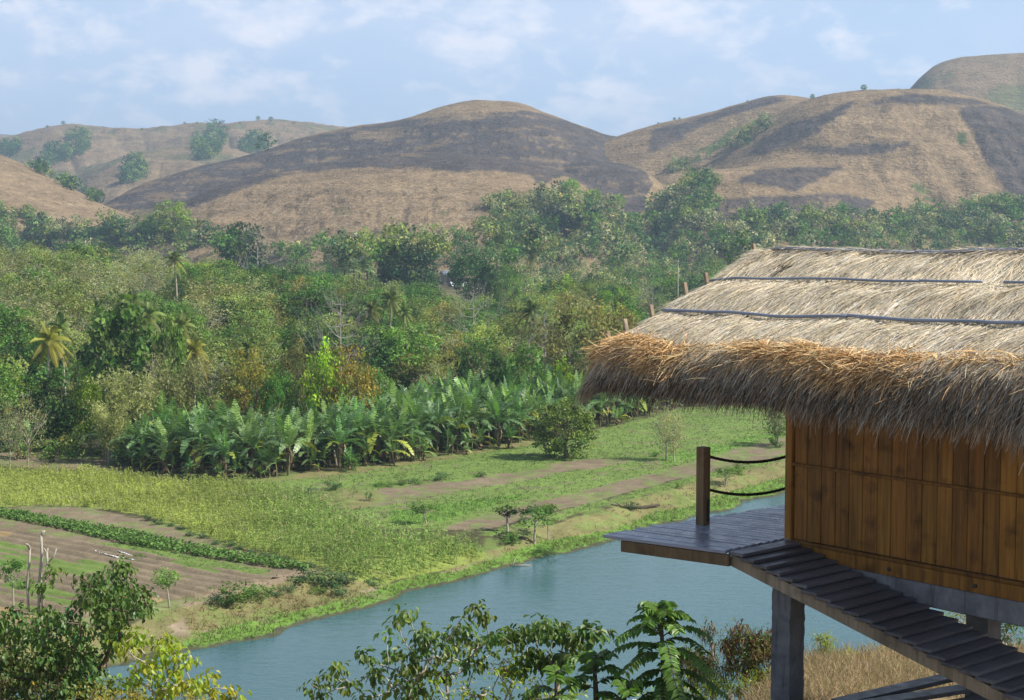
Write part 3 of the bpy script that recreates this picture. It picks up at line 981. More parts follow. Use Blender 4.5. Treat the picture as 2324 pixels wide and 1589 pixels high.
# ------------------------------------------------------------------ thatch
def foil_mat(nm, col, rough=.85):
    m, nt, out = material(nm)
    c = nt.mix(1.0, col, tint_of(nt), 'MULTIPLY')
    p = principled(nt, None, c, rough, None, .12)
    tr = nt.new('ShaderNodeBsdfTranslucent'); nt.link(c, tr.inputs[0])
    mx = nt.new('ShaderNodeMixShader'); mx.inputs[0].default_value = .06
    nt.link(p.outputs[0], mx.inputs[1]); nt.link(tr.outputs[0], mx.inputs[2]); nt.link(mx.outputs[0], out.inputs[0])
    MATS[nm] = m
foil_mat('thatch_straw', (.70, .62, .49))

AL, AR, BE, BR = -2.22, 6.6, -1.45, 2.0
def roof_z(a, b):
    """top of the thatch; b runs from the eave (BE) to the ridge (BR), bulging between the pipes that press it down"""
    a = np.asarray(a, float); b = np.asarray(b, float)
    t = (b - BE) / (BR - BE)
    z = 2.45 + .02 * (a - AL) + (3.84 - 2.45 - .02 * (a - AL)) * t
    z = z + .055 * np.abs(np.sin(np.pi * (t - .02) * 3.05)) + .07 * fbm(a * 1.1, b * 1.6, 301, 3) + .05 * fbm(a * 3.3, b * 3, 302, 2)
    z = z - .12 * np.clip((AL + .35 - a) / .35, 0, 1) ** 2 - .13 * np.clip((.05 - t) / .05, 0, 1.7) ** 1.6
    z = z - .04 * np.clip((t - .955) / .045, 0, 1) ** 2
    return z


# closed body of the roof, both slopes
mb = MB()
na_, nb_ = 90, 46
aas = np.linspace(AL, AR, na_); bbs = np.linspace(BE - .12, BR, nb_)
A2, B2 = np.meshgrid(aas, bbs, indexing='ij')
Zt = roof_z(A2, B2) - .03
top = np.array([hp(a, b, z) for a, b, z in zip(A2.ravel(), B2.ravel(), Zt.ravel())])
bot = np.array([hp(a, b, z) for a, b, z in zip(A2.ravel(), B2.ravel(), (Zt - .20).ravel())])
N_ = na_ * nb_
i = np.arange(na_ - 1)[:, None] * nb_; j = np.arange(nb_ - 1)[None]
q = np.stack([i + j, i + nb_ + j, i + nb_ + j + 1, i + j + 1], -1).reshape(-1, 4)
qs = [q, q[:, ::-1] + N_]
e0 = np.arange(nb_ - 1); e1 = np.arange(na_ - 1) * nb_
qs += [np.stack([e0, e0 + 1, N_ + e0 + 1, N_ + e0], 1), np.stack([e0 + (na_ - 1) * nb_, N_ + e0 + (na_ - 1) * nb_, N_ + e0 + 1 + (na_ - 1) * nb_, e0 + 1 + (na_ - 1) * nb_], 1),
       np.stack([e1, N_ + e1, N_ + e1 + nb_, e1 + nb_], 1)]
mb.add(np.concatenate([top, bot]), np.concatenate(qs), None, (.42, .38, .33))
# far slope, a plain thatched slab mirrored about the ridge
far = np.array([hp(a, 2 * BR - b, z) for a, b, z in zip(A2.ravel(), B2.ravel(), Zt.ravel())])
farb = np.array([hp(a, 2 * BR - b, z) for a, b, z in zip(A2.ravel(), B2.ravel(), (Zt - .30).ravel())])
mb.add(np.concatenate([far, farb]), np.concatenate([k_[:, ::-1] for k_ in qs]), None, (.5, .46, .4))


def strands(mb, P, D, L, wd, droop, tint, rng=RNG, nseg=3, up=None, curl=.0):
    """narrow straw blades: root points, start directions, lengths, widths, how far each bends down"""
    n = len(P)
    D = D / np.linalg.norm(D, axis=1, keepdims=True)
    L = np.broadcast_to(L, (n,))[:, None]; wd = np.broadcast_to(wd, (n,))[:, None]; droop = np.broadcast_to(droop, (n,))[:, None]
    side = np.cross(D, rng.normal(size=(n, 3)) * .5 + (np.array((0, 0, 1.0)) if up is None else up))
    side /= np.linalg.norm(side, axis=1, keepdims=True) + 1e-9
    cv = rng.normal(size=(n, 1)) * curl
    rows = []
    for k in range(nseg + 1):
        t = k / nseg
        c = P + D * L * t - np.array((0, 0, 1.0)) * droop * L * t * t + side * cv * L * t * t
        w_ = wd * (1 - .75 * t) * .5
        rows.append(c - side * w_); rows.append(c + side * w_)
    V = np.stack(rows, 1)
    m_ = 2 * (nseg + 1)
    base = np.arange(n)[:, None] * m_
    q = np.concatenate([base + np.array([2 * k, 2 * k + 1, 2 * k + 3, 2 * k + 2])[None] for k in range(nseg)], 0)
    t_ = np.asarray(tint, float)
    if t_.ndim == 1: t_ = np.repeat(t_[:, None], 3, 1)
    mb.add(V.reshape(-1, 3), q, None, np.repeat(t_, m_, 0))


def hpv(a, b, z): return HO[None] + a[:, None] * E1 + b[:, None] * E2 + z[:, None] * E3 - HB


def slope_dir(a, b, yaw, lift):
    h = .06
    dz = (roof_z(a, b - h) - roof_z(a, b)) / h
    return -E2[None] * np.cos(yaw)[:, None] + E1[None] * np.sin(yaw)[:, None] + E3[None] * (dz + lift)[:, None]


n = 72000
a = RNG.uniform(AL - .02, AR, n); b = BE + .05 + (BR - BE - .02) * RNG.uniform(0, 1, n)
yaw = RNG.normal(0, .25, n) + .35 * fbm(a * 1.6, b * 1.6, 311, 3) - .08
tone = np.clip(.92 + .55 * fbm(a * .9, b * 1.4, 312, 4) + RNG.normal(0, .13, n), .35, 1.3)
warm = RNG.normal(0, .05, n)
tint = np.stack([tone * (1 + warm), tone, tone * (1 - warm * 1.5) * RNG.uniform(.85, 1.08, n)], 1)
tint[RNG.uniform(size=n) < .08] *= .45
ga, gb = np.meshgrid(np.linspace(AL, 4, 160), np.linspace(BE, BR, 90), indexing='ij')
qx, qy = pix(hpv(ga.ravel(), gb.ravel(), roof_z(ga, gb).ravel()) + HB)
for hx, hy, hr in ((1786, 600, .10), (1880, 601, .05), (1750, 597, .035), (2016, 596, .03)):      # nest holes, their dark insides painted onto the straw
    i_ = int(np.argmin((qx - hx) ** 2 + (qy - hy) ** 2))
    dd_ = np.hypot((a - ga.ravel()[i_]) * .8, (b - gb.ravel()[i_]) * 1.5) / hr
    tint[dd_ < 1] *= .06
strands(mb, hpv(a, b, roof_z(a, b) - .035 + RNG.uniform(-.01, .03, n)), slope_dir(a, b, yaw, RNG.uniform(.0, .075, n)), RNG.uniform(.2, .5, n), RNG.uniform(.0045, .0105, n), RNG.uniform(.02, .12, n), tint)
# stray straws along the ridge and standing up from the slope
n = 160
a = RNG.uniform(AL, AR, n); b = np.full(n, BR) - RNG.uniform(-.05, .12, n)
strands(mb, hpv(a, b, roof_z(a, np.minimum(b, BR)) - .02), E1[None] * RNG.normal(0, .8, (n, 1)) - E2[None] * RNG.uniform(.2, 1, (n, 1)) + E3[None] * RNG.uniform(-.1, .15, (n, 1)), RNG.uniform(.07, .2, n), .007, .3, RNG.uniform(.6, 1.1, n))
roof = mb.build('roof', MATS['thatch_straw'], hut)
roof['label'] = 'sloping grey and straw coloured thatch tied down by pipes'

# shaggy eave: straw fringe with shade put into its dark tone, hanging from the edge and round the left end
mb = MB()
n = 27000
a = RNG.uniform(AL - .02, AR, n); u = RNG.uniform(0, 1, n)
b = BE + .16 - .30 * u
hang = .11 + .016 * (a - AL) + .12 * fbm(a * 1.3, a * 0, 321, 3)
z0 = roof_z(a, np.maximum(b, BE - .1)) - .04 - .22 * u * RNG.uniform(0, 1, n)
yaw = RNG.normal(0, .42, n) - .15
D = -E2[None] * np.cos(yaw)[:, None] + E1[None] * np.sin(yaw)[:, None] - E3[None] * RNG.uniform(.15, 1.3, n)[:, None]
L = hang * RNG.uniform(.55, 1.12, n) * (.6 + .4 * sstep(AL, AL + .6, a)) + .04
tone = np.clip(RNG.normal(.44, .22, n) + .35 * fbm(a * 2, u * 2, 322, 3), .1, 1.0)
wv = RNG.uniform(-.08, .1, n)
tint = np.stack([tone * (1 + wv), tone, tone * (1 - wv)], 1)
low = RNG.uniform(size=n) < .4
tint[low] *= np.array((.9, .66, .45))
tint *= (1.0 - .2 * (u > .5))[:, None]  # outer, lower strands get more of the painted shade
wisp = RNG.uniform(size=n) < .05
L[wisp] *= RNG.uniform(1.3, 1.8, wisp.sum())
strands(mb, hpv(a, b, z0), D, L, RNG.uniform(.007, .018, n), RNG.uniform(.3, .8, n), tint, nseg=4, curl=.16)
# fringe at the gable end
n = 6500
t = RNG.uniform(0, 1, n) ** 1.5; b = BE - .1 + (BR - BE) * t
a = AL + RNG.uniform(-.04, .22, n)
D = -E1[None] * RNG.uniform(.1, .75, n)[:, None] - E2[None] * RNG.uniform(.2, .9, n)[:, None] - E3[None] * RNG.uniform(.1, 1.0, n)[:, None]
tone = np.clip(RNG.normal(.55, .2, n), .2, 1.1)
strands(mb, hpv(a, b, roof_z(a, b) - .05 - .12 * RNG.uniform(size=n)), D, RNG.uniform(.10, .26, n) * (1 - .4 * t), RNG.uniform(.007, .015, n), RNG.uniform(.3, .7, n), np.stack([tone, tone * .92, tone * .8], 1), nseg=4, curl=.1)
fr = mb.build('eave_fringe', MATS['thatch_straw'], roof)
fr['label'] = 'dark shaggy straw fringe hanging below the eave'

# golden cut butts of newer straw tucked in along the top of the eave, in clumps
mb = MB()
for c in np.arange(AL - .05, AR, .36):
    c = c + RNG.uniform(-.15, .15)
    dens = .12 + 1.0 * (vnoise(np.array([c * .9]), np.array([3.3]), 331)[0] > .38)
    n = int(620 * dens)
    a = c + RNG.normal(0, .19, n); b = BE + .10 + RNG.normal(0, .058, n) + .06 * math.sin(c * 2.1)
    ok = a > AL - .12; a, b = a[ok], b[ok]; n = len(a)
    z = roof_z(a, b) + RNG.uniform(-.05, .085, n)
    fan = RNG.normal(0, .45, n)
    D = -E2[None] * RNG.uniform(.35, 1.0, n)[:, None] + E1[None] * (fan - .35)[:, None] + E3[None] * RNG.normal(-.02, .28, n)[:, None]
    tone = np.clip(RNG.normal(.85, .34, n), .2, 1.45)
    g_ = RNG.uniform(.47, .70, n)
    tint = np.stack([tone * .98, tone * (g_ + .15), tone * (g_ - .13)], 1)
    tint[RNG.uniform(size=n) < .15] = np.array((1.15, 1.05, .8))
    strands(mb, hpv(a, b, z) - D * .1, D, RNG.uniform(.12, .42, n), RNG.uniform(.008, .02, n), RNG.uniform(-.05, .5, n), tint, curl=.12)
n = 420                                           # stalks sticking up out of the clumps
a = RNG.uniform(AL, AR, n); b = BE + .15 + RNG.normal(0, .06, n)
D = E3[None] * RNG.uniform(.3, 1.2, n)[:, None] + E1[None] * RNG.normal(0, .8, n)[:, None] - E2[None] * RNG.normal(.1, .4, n)[:, None]
strands(mb, hpv(a, b, roof_z(a, b)), D, RNG.uniform(.08, .3, n), .008, .15, np.stack([RNG.uniform(.7, 1.2, n), RNG.uniform(.55, .9, n), RNG.uniform(.35, .6, n)], 1))
o = mb.build('eave_butts', MATS['thatch_straw'], roof)
o['label'] = 'golden brown clumps of newer straw along the eave'

# grey pipes that hold the thatch down
def pipe(t0, seed, gaps, rad=.027):
    b0 = BE + t0 * (BR - BE)
    k = 0
    for (a0, a1) in gaps:
        aa_ = np.linspace(a0, a1, max(4, int((a1 - a0) * 7)))
        bb = b0 + .05 * fbm(aa_ * .5, aa_ * 0, seed, 2) + .012 * k
        zz = roof_z(aa_, bb) + .022
        zz = np.convolve(np.pad(zz, 2, 'edge'), np.ones(5) / 5, 'valid')
        mb = MB()
        tube(mb, [hp(p_, q_, r_) for p_, q_, r_ in zip(aa_, bb, zz)], rad, 8, RNG.uniform(.8, 1.1))
        mb.build('pipe', MATS['pipe'], roof, True); k = 1 - k
pipe(.925, 341, [(AL + .02, .5), (.45, 2.6), (2.55, AR)], .024)
pipe(.66, 342, [(AL + .05, 1.4), (1.35, 2.3), (2.6, 3.5), (4.2, AR)], .017)
pipe(.345, 343, [(AL + .12, 1.1), (1.0, 3.0), (2.95, AR)], .021)
# rafter pegs standing out of the gable edge
for t0 in (.97, .665, .535, .335, .185, .09):
    b = BE + t0 * (BR - BE)
    z = float(roof_z(AL + .02, b))
    mb = MB()
    c = hp(AL - .03, b, z + .075 - (.04 if t0 in (.80, .095) else 0))
    lean = -.22
    mb.add(box8(c, E1 * .024, E2 * .034, E3 * .11 + E1 * lean * .11), BOXQ, None, RNG.uniform(.8, 1.1))
    bevel(mb.build('rafter_peg', MATS['grey_wood'], roof), .005)

# dark timber lying on the slope under the ramp
heap = [(1925, 1590, 2230, 1520), (1960, 1600, 2300, 1545), (2010, 1625, 2324, 1572), (2050, 1640, 2360, 1600)]
for i_, (x0, y0, x1, y1) in enumerate(heap):
    p0 = at(x0, y0, 18.9 - .25 * i_); p1 = at(x1, y1, 20.6 - .3 * i_)
    d_ = p1 - p0; L = np.linalg.norm(d_); d_ /= L
    s_ = np.cross(d_, E3); s_ /= np.linalg.norm(s_)
    root = link('dark_plank', None, None, tuple(p0))
    mb = MB()
    mb.add(box8(d_ * L * .55, d_ * L * .62, s_ * .11, np.cross(s_, d_) * .028), BOXQ, None, RNG.uniform(.7, 1.1))
    mb.build('board', MATS['slat_wood'], root)
    zt = float(H(p0[0], p0[1])) - p0[2]
    for f_ in (.12, .95):
        mb = MB()
        q_ = p0 + d_ * L * f_
        h_ = max(.1, q_[2] - float(H(q_[0], q_[1])) + .1)
        mb.add(box8(d_ * L * f_ - E3 * (h_ / 2 + .03), s_ * .09, d_ * .04, E3 * h_ / 2), BOXQ, None, .6)
        mb.build('prop', MATS['slat_wood'], root)
    tag(root, ['uppermost dark plank of the timber under the ramp', 'second dark plank down in the timber under the ramp', 'third dark plank down in the timber under the ramp', 'lowest dark plank in the bottom right corner'][i_], 'plank', 'dark planks under the ramp')
# ------------------------------------------------------------------ plants: shared shapes
LEAF = dict(dark=(.052, .108, .028), mid=(.100, .185, .036), olive=(.185, .228, .060), bright=(.21, .33, .030), golden=(.29, .245, .05), grey=(.265, .268, .138),
            brown=(.185, .175, .06), bamboo=(.25, .26, .10), palm=(.145, .185, .055), palmy=(.22, .235, .05), fan=(.16, .21, .11), banana=(.100, .172, .068), blue=(.07, .13, .055))
LEAF = {k_: tuple(v_ * (1.25 if k_ not in ('dark', 'blue', 'golden', 'bright') else 1.12) for v_ in c_) for k_, c_ in LEAF.items()}
for k_, c_ in LEAF.items():
    foliage_mat('leaf_' + k_, c_, None, .38 if k_ != 'banana' else .25, .5 if k_ != 'banana' else .4, .25 if k_ != 'banana' else .4)
bark_mat('bark_pale', (.40, .36, .29)); bark_mat('bark_dark', (.16, .125, .09)); bark_mat('bark_white', (.34, .32, .28)); bark_mat('bark_banana', (.13, .125, .06))
tinted_mat('dead_leaf', (.19, .135, .08))


def branches(mb, p, d, L, r, depth, rng, spread=.5, up=.15, nb=(2, 3), tips=None, seg=4, tint=1.0, taper=.62):
    """a limb that bends, tapers and divides"""
    n = 4
    pts = [np.array(p, float)]
    dd = np.array(d, float) / np.linalg.norm(d)
    for i in range(n):
        dd = dd + rng.normal(size=3) * .13 + np.array((0, 0, up * .35))
        dd /= np.linalg.norm(dd)
        pts.append(pts[-1] + dd * L / n)
    tube(mb, pts, np.linspace(r, r * taper, n + 1), seg, tint, False)
    if tips is not None and depth <= 1: tips.extend(pts[2:])
    if depth > 0:
        for k in range(rng.integers(nb[0], nb[1] + 1)):
            q = dd + rng.normal(size=3) * spread
            s = rng.uniform(.45, 1.0)
            a = pts[-1] * s + pts[-2] * (1 - s) if s > .6 else pts[-2]
            branches(mb, a, q, L * rng.uniform(.6, .85), r * taper * .85, depth - 1, rng, spread, up, nb, tips, seg, tint, taper)


def crown(mb, rng, cen, rad, nclump, nleaf, clump_r, size, shell=.55, low=-.75, aspect=.6, flat=1.0, var=.36, hang=0.0):
    """leaf clumps through the volume of a crown: gaps between clumps, uneven outline"""
    k = 0
    while k < nclump:
        u = rng.normal(size=3); u /= np.linalg.norm(u)
        r = rng.uniform(shell ** 3, 1) ** (1 / 3) * rng.uniform(.86, 1.08)
        c = u * r
        if c[2] < low: continue
        # uneven outline
        c = c * (1 + .28 * (vnoise(np.array([u[0] * 1.7 + u[2]]), np.array([u[1] * 1.7 - u[2]]), int(rng.integers(5)) + 400)[0] - .5))
        P = np.array(cen) + c * np.array(rad)
        cr = clump_r * rng.uniform(.6, 1.3)
        m_ = int(nleaf * rng.uniform(.7, 1.3))
        w_ = rng.normal(size=(m_, 3)); w_ /= np.linalg.norm(w_, axis=1, keepdims=True)
        w_ *= rng.uniform(.35, 1.0, (m_, 1)) ** .5
        pos = P + w_ * cr * np.array((1, 1, .75 * flat))
        nrm = w_ * .9 + rng.normal(size=(m_, 3)) * .55 + np.array((0, 0, .45))
        t = np.clip(1 + rng.normal(0, var) + rng.normal(0, .14, m_), .35, 2.0)
        y = rng.normal(0, .09) + rng.normal(0, .05, m_)
        tint = np.stack([t * (1 + y), t, t * (1 - y)], 1)
        ax = None
        if hang: ax = rng.normal(size=(m_, 3)) * .4 - np.array((0, 0, hang))
        leaf_quads(mb, pos, nrm, size * rng.uniform(.7, 1.35, m_), aspect, tint, .12, rng, ax)
        k += 1


def tree_kind(nv, hgt, rad, cz, nclump, nleaf, cr, size, leafmat, barkmat, limbs=5, tr=.16, **kw):
    """a few shapes of one kind of tree; each is a trunk mesh and a crown mesh standing on the origin"""
    out = []
    for s in range(nv):
        rng = np.random.default_rng(abs(hash((leafmat, s, hgt))) % 1000 + 13 if False else (sum(map(ord, leafmat)) * 7 + s * 31 + int(hgt * 10)))
        bt = MB()
        th = cz - rad[2] * .45
        p = np.array((0, 0, -.4)); lean = rng.normal(size=2) * .06
        pts = [p + np.array((lean[0] * z, lean[1] * z, z)) for z in np.linspace(0, th + .4, 5)]
        tube(bt, pts, np.linspace(tr * 1.25, tr * .8, 5), 7, 1.0, False)
        for k in range(limbs):
            an = 2 * math.pi * (k + rng.uniform(-.3, .3)) / limbs
            d = np.array((math.cos(an) * .8, math.sin(an) * .8, rng.uniform(.5, 1.2)))
            branches(bt, pts[-1] - np.array((0, 0, rng.uniform(0, th * .3))), d, rad[2] * .62, tr * .55, 2, rng, .5, .12, (2, 2), None, 4)
        mc = MB()
        crown(mc, rng, (lean[0] * cz, lean[1] * cz, cz), rad, nclump, nleaf, cr, size, **kw)
        out.append((bt.mesh('trunk', MATS[barkmat], True), mc.mesh('crown', MATS[leafmat]), hgt, rad[0]))
    return out


KIND = {}
KIND['dark'] = tree_kind(3, 8, (3.4, 3.4, 3.6), 4.4, 120, 34, .85, .36, 'leaf_dark', 'bark_dark', low=-.95)
KIND['blue'] = tree_kind(2, 8, (3.3, 3.3, 3.6), 4.4, 120, 34, .85, .36, 'leaf_blue', 'bark_dark', low=-.95)
KIND['mid'] = tree_kind(3, 8, (3.3, 3.3, 3.6), 4.4, 115, 30, .8, .32, 'leaf_mid', 'bark_dark', low=-.95)
KIND['olive'] = tree_kind(4, 8, (3.0, 3.0, 3.5), 4.4, 110, 26, .82, .28, 'leaf_olive', 'bark_pale', 6, shell=.3, low=-.9)
KIND['grey'] = tree_kind(3, 8, (2.6, 2.6, 3.6), 4.4, 125, 16, .7, .2, 'leaf_grey', 'bark_pale', 7, .13, shell=.25, low=-.95)
KIND['brown'] = tree_kind(2, 8, (3.3, 3.3, 3.6), 4.4, 120, 30, .75, .28, 'leaf_brown', 'bark_dark', low=-.9)
KIND['bright'] = tree_kind(2, 8, (3.0, 3.0, 3.5), 4.5, 95, 30, .8, .34, 'leaf_bright', 'bark_dark', low=-.85)
KIND['golden'] = tree_kind(2, 8, (3.4, 3.4, 3.6), 4.4, 115, 32, .7, .30, 'leaf_golden', 'bark_dark', low=-.95)
KIND['broad'] = tree_kind(2, 8, (3.4, 3.4, 3.6), 4.5, 95, 18, .8, .55, 'leaf_mid', 'bark_dark', low=-.95, aspect=.75, var=.3)


def bamboo_kind(nv):
    out = []
    for s in range(nv):
        rng = np.random.default_rng(900 + s)
        bt, mc = MB(), MB()
        for k in range(16):
            an = rng.uniform(0, 2 * math.pi); b = np.array((math.cos(an), math.sin(an), 0)) * rng.uniform(.1, .8)
            lean = np.array((math.cos(an), math.sin(an), 0)) * rng.uniform(.15, .42)
            hh_ = rng.uniform(5.5, 8.5)
            t = np.linspace(0, 1, 7)[:, None]
            pts = b + np.array((0, 0, hh_)) * t + lean * hh_ * t ** 2.2 - np.array((0, 0, .8)) * t ** 4
            tube(bt, pts, np.linspace(.05, .012, 7), 4, rng.uniform(.8, 1.2), False)
            for q in range(30):
                f = rng.uniform(.3, 1.0); i = min(5, int(f * 6)); c = pts[i] + (pts[i + 1] - pts[i]) * (f * 6 - i)
                m_ = 9
                pos = c + rng.normal(size=(m_, 3)) * np.array((.5, .5, .3))
                t_ = np.clip(rng.normal(1, .28) + rng.normal(0, .1, m_), .4, 1.7)
                leaf_quads(mc, pos, rng.normal(size=(m_, 3)) + np.array((0, 0, .4)), rng.uniform(.3, .55, m_), .3, t_, .05, rng, rng.normal(size=(m_, 3)) + lean * 2 - np.array((0, 0, .7)))
        out.append((bt.mesh('stems', MATS['bark_pale'], True), mc.mesh('crown', MATS['leaf_bamboo']), 8, 2.6))
    return out


KIND['bamboo'] = bamboo_kind(2)


def coconut_kind(nv, mat):
    out = []
    for s in range(nv):
        rng = np.random.default_rng(700 + s + len(mat))
        bt, mc = MB(), MB()
        t = np.linspace(0, 1, 9)
        lean = rng.normal(size=2) * .6
        pts = np.stack([lean[0] * t ** 2, lean[1] * t ** 2, -.4 + 7.0 * t], 1)
        tube(bt, pts, np.linspace(.2, .11, 9), 7, 1.0, False)
        top = pts[-1]
        for k in range(24):
            an = k * 2.39996 + rng.uniform(-.2, .2); el = math.radians(78 - 118 * (k / 23) + rng.uniform(-8, 8))
            L = rng.uniform(2.5, 3.2)
            d = np.array((math.cos(an) * math.cos(el), math.sin(an) * math.cos(el), math.sin(el)))
            u = np.linspace(0, 1, 12)[:, None]
            R = top + d * L * u - np.array((0, 0, 1.0)) * (1.1 + .5 * math.cos(el)) * u ** 2.2
            old = k / 23
            tone = np.clip(rng.normal(1, .15), .6, 1.5)
            tint = np.array((tone * (1 + .55 * max(0, old - .55)), tone, tone * (1 - .3 * old)))
            tube(mc, R, np.linspace(.035, .01, 12), 3, tint * 1.4, False)
            tg = np.gradient(R, axis=0); tg /= np.linalg.norm(tg, axis=1, keepdims=True)
            sd = np.cross(tg, np.array((0, 0, 1.0))); sd /= np.linalg.norm(sd, axis=1, keepdims=True) + 1e-6
            m_ = 30
            for sg in (-1, 1):
                f = np.linspace(.1, .99, m_); i = np.minimum(10, (f * 11).astype(int)); w_ = (f * 11 - i)[:, None]
                c = R[i] * (1 - w_) + R[i + 1] * w_
                ll = (.6 * np.sin(np.pi * (f * .8 + .17)) + .1)[:, None]
                dl = sd[i] * sg * .8 + tg[i] * .55 - np.array((0, 0, .35 + .3 * rng.uniform()))
                dl /= np.linalg.norm(dl, axis=1, keepdims=True)
                e = c + dl * ll
                wv = tg[i] * .05
                v = np.stack([c - wv, c + wv, e + wv * .3, e - wv * .3], 1).reshape(-1, 3)
                mc.add(v, np.arange(m_ * 4).reshape(-1, 4), None, np.tile(tint * rng.uniform(.85, 1.15), (m_ * 4, 1)))
        out.append((bt.mesh('trunk', MATS['bark_pale'], True), mc.mesh('crown', MATS[mat]), 8.6, 2.8))
    return out


KIND['coconut'] = coconut_kind(2, 'leaf_palm')
KIND['coconut_yellow'] = coconut_kind(2, 'leaf_palmy')


def fan_kind(nv):
    out = []
    for s in range(nv):
        rng = np.random.default_rng(800 + s)
        bt, mc = MB(), MB()
        tube(bt, [(0, 0, -.3), (.05, 0, 3), (0, .05, 6.2)], [.2, .17, .15], 7, 1.0, False)
        top = np.array((0, .05, 6.3))
        for k in range(30):
            an = k * 2.39996; el = math.radians(85 - 115 * (k / 29))
            d = np.array((math.cos(an) * math.cos(el), math.sin(an) * math.cos(el), math.sin(el)))
            c = top + d * rng.uniform(.75, 1.05)
            sd = np.cross(d, (0, 0, 1.0)); sd /= np.linalg.norm(sd) + 1e-6
            upv = np.cross(sd, d)
            th = np.linspace(-1.9, 1.9, 13)
            tone = rng.uniform(.75, 1.3)
            v = [c]
            for q, a in enumerate(th):
                rr_ = .82 if q % 2 == 0 else .5
                v.append(c + (d * math.cos(a) + sd * math.sin(a)) * rr_ + upv * (.1 if q % 2 else -.02) - np.array((0, 0, .18)) * rr_)
            mc.add(v, None, [(0, i, i + 1) for i in range(1, 13)], np.full(14, tone))
            tube(mc, [top, c], [.03, .02], 3, 1.2, False)
        out.append((bt.mesh('trunk', MATS['bark_dark'], True), mc.mesh('crown', MATS['leaf_fan']), 7.6, 1.7))
    return out


KIND['fan'] = fan_kind(2)


def bare_kind(nv):
    out = []
    for s in range(nv):
        rng = np.random.default_rng(1000 + s)
        bt = MB()
        t = np.linspace(0, 1, 8)
        pts = np.stack([.12 * np.sin(t * 3 + s), .1 * np.cos(t * 2.4 + s), -.3 + 8.0 * t], 1)
        tube(bt, pts, np.linspace(.17, .03, 8), 6, 1.0, False)
        bb = MB()
        for lv in np.linspace(.32, .95, 8):
            k0 = rng.uniform(0, 6.28); n_ = rng.integers(3, 5)
            for k in range(n_):
                an = k0 + k * 2 * math.pi / n_ + rng.uniform(-.3, .3)
                L = (1.25 - lv) * rng.uniform(2.0, 3.2)
                base = np.array([np.interp(lv, t, pts[:, i]) for i in range(3)])
                branches(bb, base, (math.cos(an), math.sin(an), .18), L, .042 * (1.3 - lv) + .009, 3, rng, .42, .24, (2, 3), None, 3, 1.0, .58)
        out.append((bt.mesh('trunk', MATS['bark_white'], True), bb.mesh('branches', MATS['bark_white'], True), 8.2, 2.4))
    return out


KIND['bare'] = bare_kind(3)


